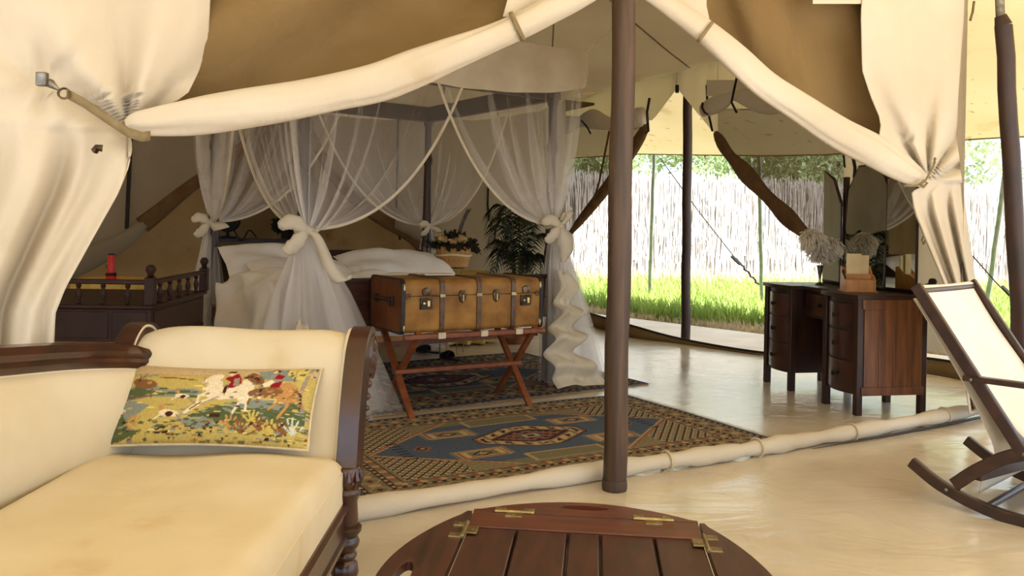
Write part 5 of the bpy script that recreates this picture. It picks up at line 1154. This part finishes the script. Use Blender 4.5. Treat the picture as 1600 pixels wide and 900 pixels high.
for x0 in (-.552, -1.34):
    sp = MB().prism(outl, .066, M=yz(x0)).build('scroll_post', M['mahogany'], **cb(bevel=.012, angle=35))
    if x0 > -1:
        MB().tube([(-.438, y - .012 * (1 - i / 49), z - .012) for i, (y, z) in enumerate(sc_in)], .012, 8).build('scroll_moulding', M['mahogany'], sp, world=True) if False else None
        o = MB()
        for i in range(3): o.tube([(-.488, 2.965 + (.066 - .022 * i) * math.cos(a_), .735 + (.066 - .022 * i) * math.sin(a_)) for a_ in [k * 2 * math.pi / 26 for k in range(27)]], .009, 6)
        ro = o.build('scroll_ring', M['mahogany'], CH, world=True); 
        pm_ = MB().lathe([(.001, 0), (.012, .004), (.014, .01), (.004, .016)], 8).mesh('rosette_petal'); pm_.materials.append(M['mahogany'])
        for k in range(8):
            q = link('rosette_petal', pm_, CH); q.matrix_basis = xf(CH).inverted() @ Matrix.Translation((-.494, 2.965 + .033 * math.cos(k * .785), .735 + .033 * math.sin(k * .785))) @ Matrix.Rotation(math.pi / 2, 4, 'Y')
        for q_, (y, z, r) in enumerate(((2.915, .635, .016), (2.893, .595, .014), (2.877, .558, .012), (2.866, .525, .010))): MB().lathe([(r, -.004), (r, .006), (r * .4, .014)], 10, Matrix.Rotation(math.pi / 2, 4, 'Y'), (-.494, y, z)).build('carved_husk', M['mahogany'], CH, world=True)
# back with its shaped top rail
rail = smooth_path([(-1.41, .85, .86), (-1.41, 1.6, .845), (-1.40, 2.05, .825), (-1.385, 2.3, .80), (-1.35, 2.55, .772), (-1.29, 2.72, .748), (-1.235, 2.82, .728)], 50)
rows = []
for i, (x, y, z) in enumerate(rail):
    row = []
    for dy, dz in ((-.035, -.042), (-.012, -.046), (.024, -.04), (.036, -.02), (.03, -.008), (.036, .0), (.036, .014), (.02, .036), (-.005, .042), (-.035, .034)):
        k = 1 if i < 46 else 1 - (i - 45) * .06; row.append((x + dy * k, y, z + dz * k))
    rows.append(row)
mb = MB().grid(rows, closed=True); n_ = len(rows[0]); mb.f += [tuple(range(n_)), tuple(range(49 * n_, 50 * n_))]; mb.build('back_rail', M['mahogany'], **cb(angle=35))
rows = []
for i, (x, y, z) in enumerate(rail):
    row = [(x - .03, y, .2)]
    for k in range(10):
        t = k / 9; row.append((x + .0 + .055 * math.sin(math.pi * t) ** .6 + .03 * (1 - t), y, .40 + (z - .035 - .40) * t))
    rows.append(row)
MB().grid(rows).build('upholstered_back', M['upholstery'], **cb(angle=180, solid=.02))
MB().tube([(x + .015, y, z - .043) for x, y, z in rail[:48]], .007, 6).build('back_piping', M['upholstery'], **cb(angle=180))
# seat rails and legs
def srail(name, pts):
    MB().grid(pts).build(name, M['mahogany'], **cb(angle=30))
pr = [(x - .018, z) for x, z in [(-.535, .30), (-.498, .30), (-.486, .292), (-.486, .28), (-.496, .272), (-.494, .21), (-.484, .204), (-.484, .188), (-.498, .178), (-.535, .178)]]
mb = MB().grid([[(x, Y0 + .02, z) for x, z in pr], [(x, 2.69, z) for x, z in pr]], closed=True); mb.build('seat_rail', M['mahogany'], **cb(angle=30))
MB().box(-1.37, -1.3, Y0 + .02, 2.72, .178, .30).build('seat_rail', M['mahogany'], **cb(bevel=.006)); MB().box(-1.33, -.52, 2.72, 2.78, .178, .32).build('seat_rail', M['mahogany'], **cb(bevel=.006)); MB().box(-1.33, -.52, Y0, Y0 + .05, .178, .30).build('seat_rail', M['mahogany'], **cb(bevel=.006))
lp_ = [(.026, 0), (.03, .012), (.024, .03), (.034, .05), (.04, .07), (.036, .1), (.028, .112), (.034, .122), (.034, .13), (.028, .138), (.038, .155), (.041, .17), (.034, .186), (.04, .196), (.046, .204), (.046, .216), (.036, .224)]
lp = [(r_ * 1.12, z_) for r_, z_ in lp_]
for x, y in ((-.518, 2.69), (-.518, Y0 + .05), (-1.335, 2.73), (-1.335, Y0 + .05)):
    lg = MB().lathe(lp, 20, None, (x, y, 0)).build('leg', M['mahogany'], **cb(angle=50))
    MB().lathe([(.036, .222), (.04, .24), (.036, .30), (.042, .318), (.046, .326), (.044, .338), (.036, .345), (.042, .36), (.044, .40), (.038, .41)], 20, None, (x, y, 0)).build('leg_block', M['mahogany'], lg, world=True, angle=50)
    for k in range(10):
        a_ = k * .628; MB().tube([(x + .036 * math.cos(a_), y + .036 * math.sin(a_), .345), (x + .047 * math.cos(a_), y + .047 * math.sin(a_), .375), (x + .043 * math.cos(a_), y + .043 * math.sin(a_), .402)], [.006, .011, .004], 6).build('carved_leaf', M['mahogany'], lg, world=True)

# ---- needlepoint cushion with a hunting scene (stitch by stitch colours)
def hunt():
    R = Raster(230, 92, (190, 170, 136)); SX, SY = 230 / 1480., 92 / 590.
    q = lambda x, y: ((x - 45) * SX, (y - 75) * SY); pl_ = lambda pts: [q(*p) for p in pts]
    Ye, Ol, Bl, Br, Dk, Wh, Rd, Tn, Gn, Gy = (186, 170, 102), (106, 104, 76), (130, 142, 138), (128, 92, 62), (70, 40, 30), (226, 214, 190), (140, 30, 40), (186, 142, 88), (84, 98, 66), (150, 138, 130)
    R.rect(0, 15, 230, 19, (190, 158, 104)); R.rect(0, 17, 230, 92, Ye)
    R.poly(pl_([(45, 300), (250, 250), (420, 290), (640, 290), (720, 320), (640, 350), (300, 360), (45, 400)]), Bl); R.poly(pl_([(45, 320), (200, 280), (380, 320), (700, 318), (400, 345), (45, 360)]), Gn)
    R.poly(pl_([(45, 400), (200, 380), (340, 420), (280, 470), (200, 520), (45, 560)]), Bl); R.poly(pl_([(45, 480), (140, 470), (220, 560), (330, 600), (200, 640), (45, 660)]), Gn)
    R.poly(pl_([(700, 470), (860, 420), (1100, 400), (1400, 370), (1490, 420), (1490, 520), (1000, 540), (760, 530), (640, 500)]), Gn); R.poly(pl_([(880, 400), (1200, 360), (1380, 380), (1300, 420), (980, 440)]), Bl); R.poly(pl_([(560, 520), (760, 500), (900, 560), (700, 590)]), Bl)
    R.speck(70, [Bl, Gn, Ol], (60, 50, 230, 78), 5, 1.2); R.speck(60, [Ye, (224, 206, 130)], (20, 28, 220, 88), 6, 1.0); R.speck(26, [Bl, Gn], (4, 34, 110, 46), 6, 1)
    R.poly(pl_([(1080, 130), (1300, 100), (1420, 150), (1380, 210), (1120, 200)]), Bl); R.poly(pl_([(1300, 90), (1440, 80), (1460, 200), (1360, 190), (1300, 150)]), (206, 190, 110)); R.line(pl_([(1470, 70), (1450, 180), (1430, 330), (1470, 420)]), 4.5, Gy); R.line(pl_([(1360, 130), (1365, 210)]), 1.5, Br)
    R.speck(16, [Gn, Ol, Ye], (198, 2, 228, 14), 3, 2); R.line(pl_([(350, 200), (480, 205), (640, 220)]), 1.6, Br); R.line(pl_([(200, 200), (340, 180)]), 2, Bl)
    # stag
    R.ell(*q(255, 255), 15, 5.6, Br, .12); R.ell(*q(185, 235), 5.5, 4, Br); R.line(pl_([(195, 230), (230, 190), (240, 165)]), 1, Dk); R.line(pl_([(190, 225), (200, 190), (180, 170)]), 1, Dk); R.line(pl_([(300, 265), (330, 310), (325, 360)]), 2, Br); R.line(pl_([(190, 270), (170, 300)]), 1.4, Br); R.ell(*q(285, 245), 3, 2, Tn)
    R.line(pl_([(70, 410), (120, 370), (300, 350)]), 2, Br)
    # hounds
    for x, y, s_ in ((500, 480, 1.0), (570, 350, .7), (100, 450, .8)):
        R.ell(*q(x, y), 12 * s_, 3.8 * s_, Wh, .1); R.ell(*q(x + 5, y + 5), 4.5 * s_, 3.2 * s_, Dk); R.ell(*q(x - 65 * s_, y - 45 * s_), 4.2 * s_, 2.6 * s_, Tn, .6); R.line(pl_([(x - 60 * s_, y + 10), (x - 100 * s_, y + 40 * s_)]), 1.6, Wh); R.line(pl_([(x + 60 * s_, y + 10), (x + 150 * s_, y + 80 * s_)]), 1.8, Gy)
    # white horse and rider
    R.ell(*q(1030, 300), 9.5, 16, Wh); R.ell(*q(900, 320), 25, 8, Wh, -.1); R.ell(*q(790, 270), 10, 8, Wh, -.6); R.ell(*q(775, 200), 10, 5.5, Wh, -.4); R.ell(*q(715, 230), 4.5, 3.6, Wh); R.line(pl_([(700, 190), (700, 240)]), 1, Br); R.line(pl_([(700, 255), (730, 240)]), 1, Dk)
    R.line(pl_([(760, 330), (690, 350), (690, 400)]), 3.4, Wh); R.line(pl_([(860, 330), (720, 400), (620, 470)]), 4.2, Wh); R.line(pl_([(840, 350), (720, 410)]), 1.6, Gy); R.line(pl_([(720, 395), (650, 450)]), 1.4, Dk); R.line(pl_([(1010, 380), (970, 470)]), 3, Wh); R.line(pl_([(1060, 390), (1060, 450)]), 3, Wh); R.line(pl_([(990, 420), (1010, 425)]), 2, Dk)
    R.poly(pl_([(860, 190), (940, 150), (975, 200), (985, 240), (930, 280), (890, 285), (900, 230), (850, 205)]), Rd); R.poly(pl_([(920, 200), (960, 190), (970, 250), (930, 260)]), Gy); R.ell(*q(890, 160), 3.4, 2.6, (224, 190, 150)); R.poly(pl_([(850, 140), (880, 125), (920, 130), (915, 146), (870, 146)]), Dk); R.line(pl_([(880, 260), (870, 330)]), 4, Dk); R.line(pl_([(865, 330), (865, 345)]), 3, Wh)
    # bay horse and rider
    R.ell(*q(1330, 300), 13, 12, Tn); R.ell(*q(1180, 310), 20, 6.5, Br, -.1); R.ell(*q(1080, 200), 12, 6, Br, .5); R.poly(pl_([(985, 190), (1050, 140), (1110, 170), (1120, 230), (1050, 215)]), Br); R.line(pl_([(990, 195), (1050, 175)]), 1.4, Dk); R.speck(10, [Dk, Tn], (155, 12, 166, 24), 2.5, 1)
    R.line(pl_([(1400, 270), (1440, 320), (1450, 400)]), 2.4, Dk); R.line(pl_([(1290, 370), (1230, 430)]), 3, Tn); R.line(pl_([(1370, 370), (1340, 430), (1300, 490)]), 3, Tn); R.line(pl_([(1080, 350), (1070, 400)]), 3, Br)
    R.poly(pl_([(1190, 180), (1225, 140), (1285, 160), (1290, 190), (1270, 270), (1200, 270), (1220, 220)]), Gy); R.poly(pl_([(1230, 150), (1290, 165), (1275, 195), (1215, 200)]), Rd); R.poly(pl_([(1210, 240), (1280, 210), (1275, 265), (1200, 270)]), Rd); R.ell(*q(1212, 120), 4.4, 2.6, Dk); R.ell(*q(1206, 130), 2.6, 2.4, (224, 190, 150)); R.poly(pl_([(1140, 240), (1200, 205), (1230, 220), (1190, 260), (1150, 275)]), Wh); R.line(pl_([(1143, 260), (1143, 330)]), 3, Dk)
    # foreground leaves
    for x, y, c in ((960, 540, Tn), (1040, 560, Br), (1120, 500, (196, 178, 96)), (1180, 540, Br), (1260, 560, (196, 178, 96)), (1330, 560, Br), (250, 540, Tn), (300, 560, Ye)):
        for a_ in (-2.6, -2.0, -1.5, -1.0, -.5): R.line(pl_([(x, y + 40), (x + 75 * math.cos(a_), y + 40 + 95 * math.sin(a_))]), 2.4, c)
    for a_ in (-2.5, -2.0, -1.57, -1.1, -.6): R.line(pl_([(1410, 590), (1410 + 90 * math.cos(a_), 590 + 110 * math.sin(a_))]), 2, (196, 206, 196))
    R.speck(24, [Dk, Br], (150, 70, 214, 84), 2.2, .9); R.speck(9, [Dk], (112, 72, 132, 82), 2, 1.4); R.speck(8, [Dk], (58, 78, 76, 84), 3, 1); R.speck(12, [Dk, Br, Wh, Rd], (4, 60, 24, 84), 3, 1.6); R.rect(118, 63, 130, 67, Dk)
    R.speck(120, [Gn, Ol, Br, Bl, (150, 130, 80)], (0, 70, 230, 92), 4, 1.1); R.speck(40, [Dk, Br], (20, 78, 230, 90), 2.5, .8); R.speck(30, [(200, 170, 120), Tn], (168, 30, 222, 46), 3, 1); R.speck(26, [Gy, (236, 228, 210)], (105, 24, 172, 44), 3, 1.2); R.speck(30, [Br, (160, 116, 70)], (168, 30, 222, 50), 2.5, 1.2)
    R.a *= rng.uniform(.82, 1.12, (92, 230, 1)); return R.a[::-1]
cu = thing('needlepoint_cushion', 'long needlepoint cushion with a hunting scene leaning on the chaise', 'cushion', (-.955, 2.60, .452))
a = hunt(); CWd, CHt = .65, .275; TL = math.radians(38)
def cpos(u, v, sg):
    k = max(0, 1 - abs(2 * u - 1) ** 3.2) ** .5 * max(0, 1 - abs(2 * v - 1) ** 2.6) ** .5; pinch = 1 - .06 * (1 - abs(2 * v - 1) ** 2) * 1 
    x = (u - .5) * CWd * (1 - .03 * (1 - (2 * v - 1) ** 2)); y = (v - .5) * CHt * (1 - .1 * (1 - (2 * u - 1) ** 2) + .05) + CHt / 2; d = sg * (.062 if sg > 0 else .045) * k
    return Vector((x, y * math.sin(TL) - d * math.cos(TL) + .03, y * math.cos(TL) + d * math.sin(TL) * .9 + .03))
mb = MB(); woven(mb, a, lambda u, v: cpos(u, v, 1)); mb.build('stitched_front', M['stitch'], cu, angle=180)
MB().grid([[cpos(i / 30, j / 14, -1) for i in range(31)] for j in range(15)]).build('cushion_back', M['upholstery'], cu, angle=180)
ed = [cpos(i / 30, 0, 1) for i in range(31)] + [cpos(1, j / 12, 1) for j in range(1, 13)] + [cpos(1 - i / 30, 1, 1) for i in range(1, 31)] + [cpos(0, 1 - j / 12, 1) for j in range(1, 13)]
MB().tube(ed, .005, 6, caps=False).build('cushion_piping', M['webbing'], cu, angle=180)

# ================================================================== butler's tray table
tu = unit(.995, -.1); tv = (-tu[1], tu[0]); TW, TLn2, TZ = .54, .78, .5
c0 = Vector((-.08, 2.035, 0)) - Vector((tv[0], tv[1], 0)) * TLn2
BT = thing('tray_table', 'oval mahogany tray table with hinged flaps and brass hinges', 'table', c0, tu)
def tz(z): return Matrix.Translation((0, 0, z))
gro = [0, .216, .434, .57, .795, 1]
FRM = .10
for g0, g1 in zip(gro, gro[1:]): MB().box(.0 + g0 * TW + .003, g1 * TW - .003, FRM, TLn2 - FRM, TZ - .02, TZ - .004).build('tray_board', M['tray_wood'], BT, bevel=.003)
MB().box(0, TW, FRM - .01, TLn2 - FRM + .01, TZ - .028, TZ - .021).build('under_board', M['mahogany'], BT)
for y0, y1 in ((0, FRM), (TLn2 - FRM, TLn2)): MB().box(0, TW, y0, y1, TZ - .024, TZ).build('end_board', M['tray_edge'], BT, bevel=.002)
def flap(L_, sag, hw_, name, Mx):
    n = 30; out = [(L_ * i / n, sag * (math.sin(math.pi * i / n) ** .8) + .0) for i in range(n + 1)]
    out = [(0, 0)] + [(x, max(.012, y)) for x, y in out] + [(L_, 0)]
    hole = [(L_ / 2 + hw_ * math.cos(a_) - (0), sag * .62 + .017 * math.sin(a_) * (1 if True else 0)) for a_ in [-k * 2 * math.pi / 24 for k in range(24)]]
    o = MB().prism(out, .02, holes=[hole], M=Mx @ tz(TZ - .02)).build(name, M['tray_edge'] if L_ < .6 else M['tray_wood'], BT, bevel=.003, angle=30)
gap = .003
flap(TW, .10, .06, 'tray_flap', Matrix.Translation((0, TLn2 + gap, 0)))
flap(TW, .10, .06, 'tray_flap', Matrix.Translation((TW, -gap, 0)) @ Matrix.Rotation(math.pi, 4, 'Z'))
flap(TLn2, .135, .07, 'tray_flap', Matrix.Translation((-gap, 0, 0)) @ Matrix.Rotation(math.pi / 2, 4, 'Z'))
flap(TLn2, .12, .07, 'tray_flap', Matrix.Translation((TW + gap, TLn2, 0)) @ Matrix.Rotation(-math.pi / 2, 4, 'Z'))
def hinge(x, y, an):
    h = MB(); R_ = Matrix.Translation((x, y, TZ)) @ Matrix.Rotation(an, 4, 'Z')
    h.tube([R_ @ Vector((-.048, 0, .002)), R_ @ Vector((.048, 0, .002))], .005, 8)
    for x0, x1, s_ in ((-.048, -.022, 1), (.022, .048, 1), (-.02, .02, -1)): h.box(x0, x1, .002 * s_ if s_ > 0 else -.03, .03 if s_ > 0 else -.002, -.001, .003, R_)
    o = h.build('hinge', M['old_brass'], BT, bevel=.001)
    s = MB()
    for x0, y0 in ((-.035, .016), (.035, .016), (0, -.018)): s.lathe([(.0035, .003), (.0035, .004), (.001, .0046)], 8, None, R_ @ Vector((x0, y0, 0)))
    s.build('hinge_screws', M['old_brass'], o)['kind'] = 'stuff'
for x in (.10, .435): hinge(x, TLn2 + gap / 2, 0); hinge(x, -gap / 2, math.pi)
for y in (.13, TLn2 - .13): hinge(-gap / 2, y, math.pi / 2); hinge(TW + gap / 2, y, -math.pi / 2)
for x in (.05, TW - .05):
    for y in (.06, TLn2 - .06): MB().lathe([(.018, 0), (.024, .03), (.02, .06), (.028, .36), (.03, .44), (.026, TZ - .05)], 14, None, (x, y, 0)).build('leg', M['mahogany'], BT)
for x in (.05, TW - .05): MB().box(x - .018, x + .018, .06, TLn2 - .06, TZ - .075, TZ - .03).build('stand_rail', M['mahogany'], BT, bevel=.003)
for y in (.06, TLn2 - .06): MB().box(.05, TW - .05, y - .018, y + .018, TZ - .075, TZ - .03).build('stand_rail', M['mahogany'], BT, bevel=.003)
MB().bar((.05, .06, .14), (TW - .05, TLn2 - .06, .14), .03, .02).build('cross_stretcher', M['mahogany'], BT); MB().bar((TW - .05, .06, .165), (.05, TLn2 - .06, .165), .03, .02).build('cross_stretcher', M['mahogany'], BT)
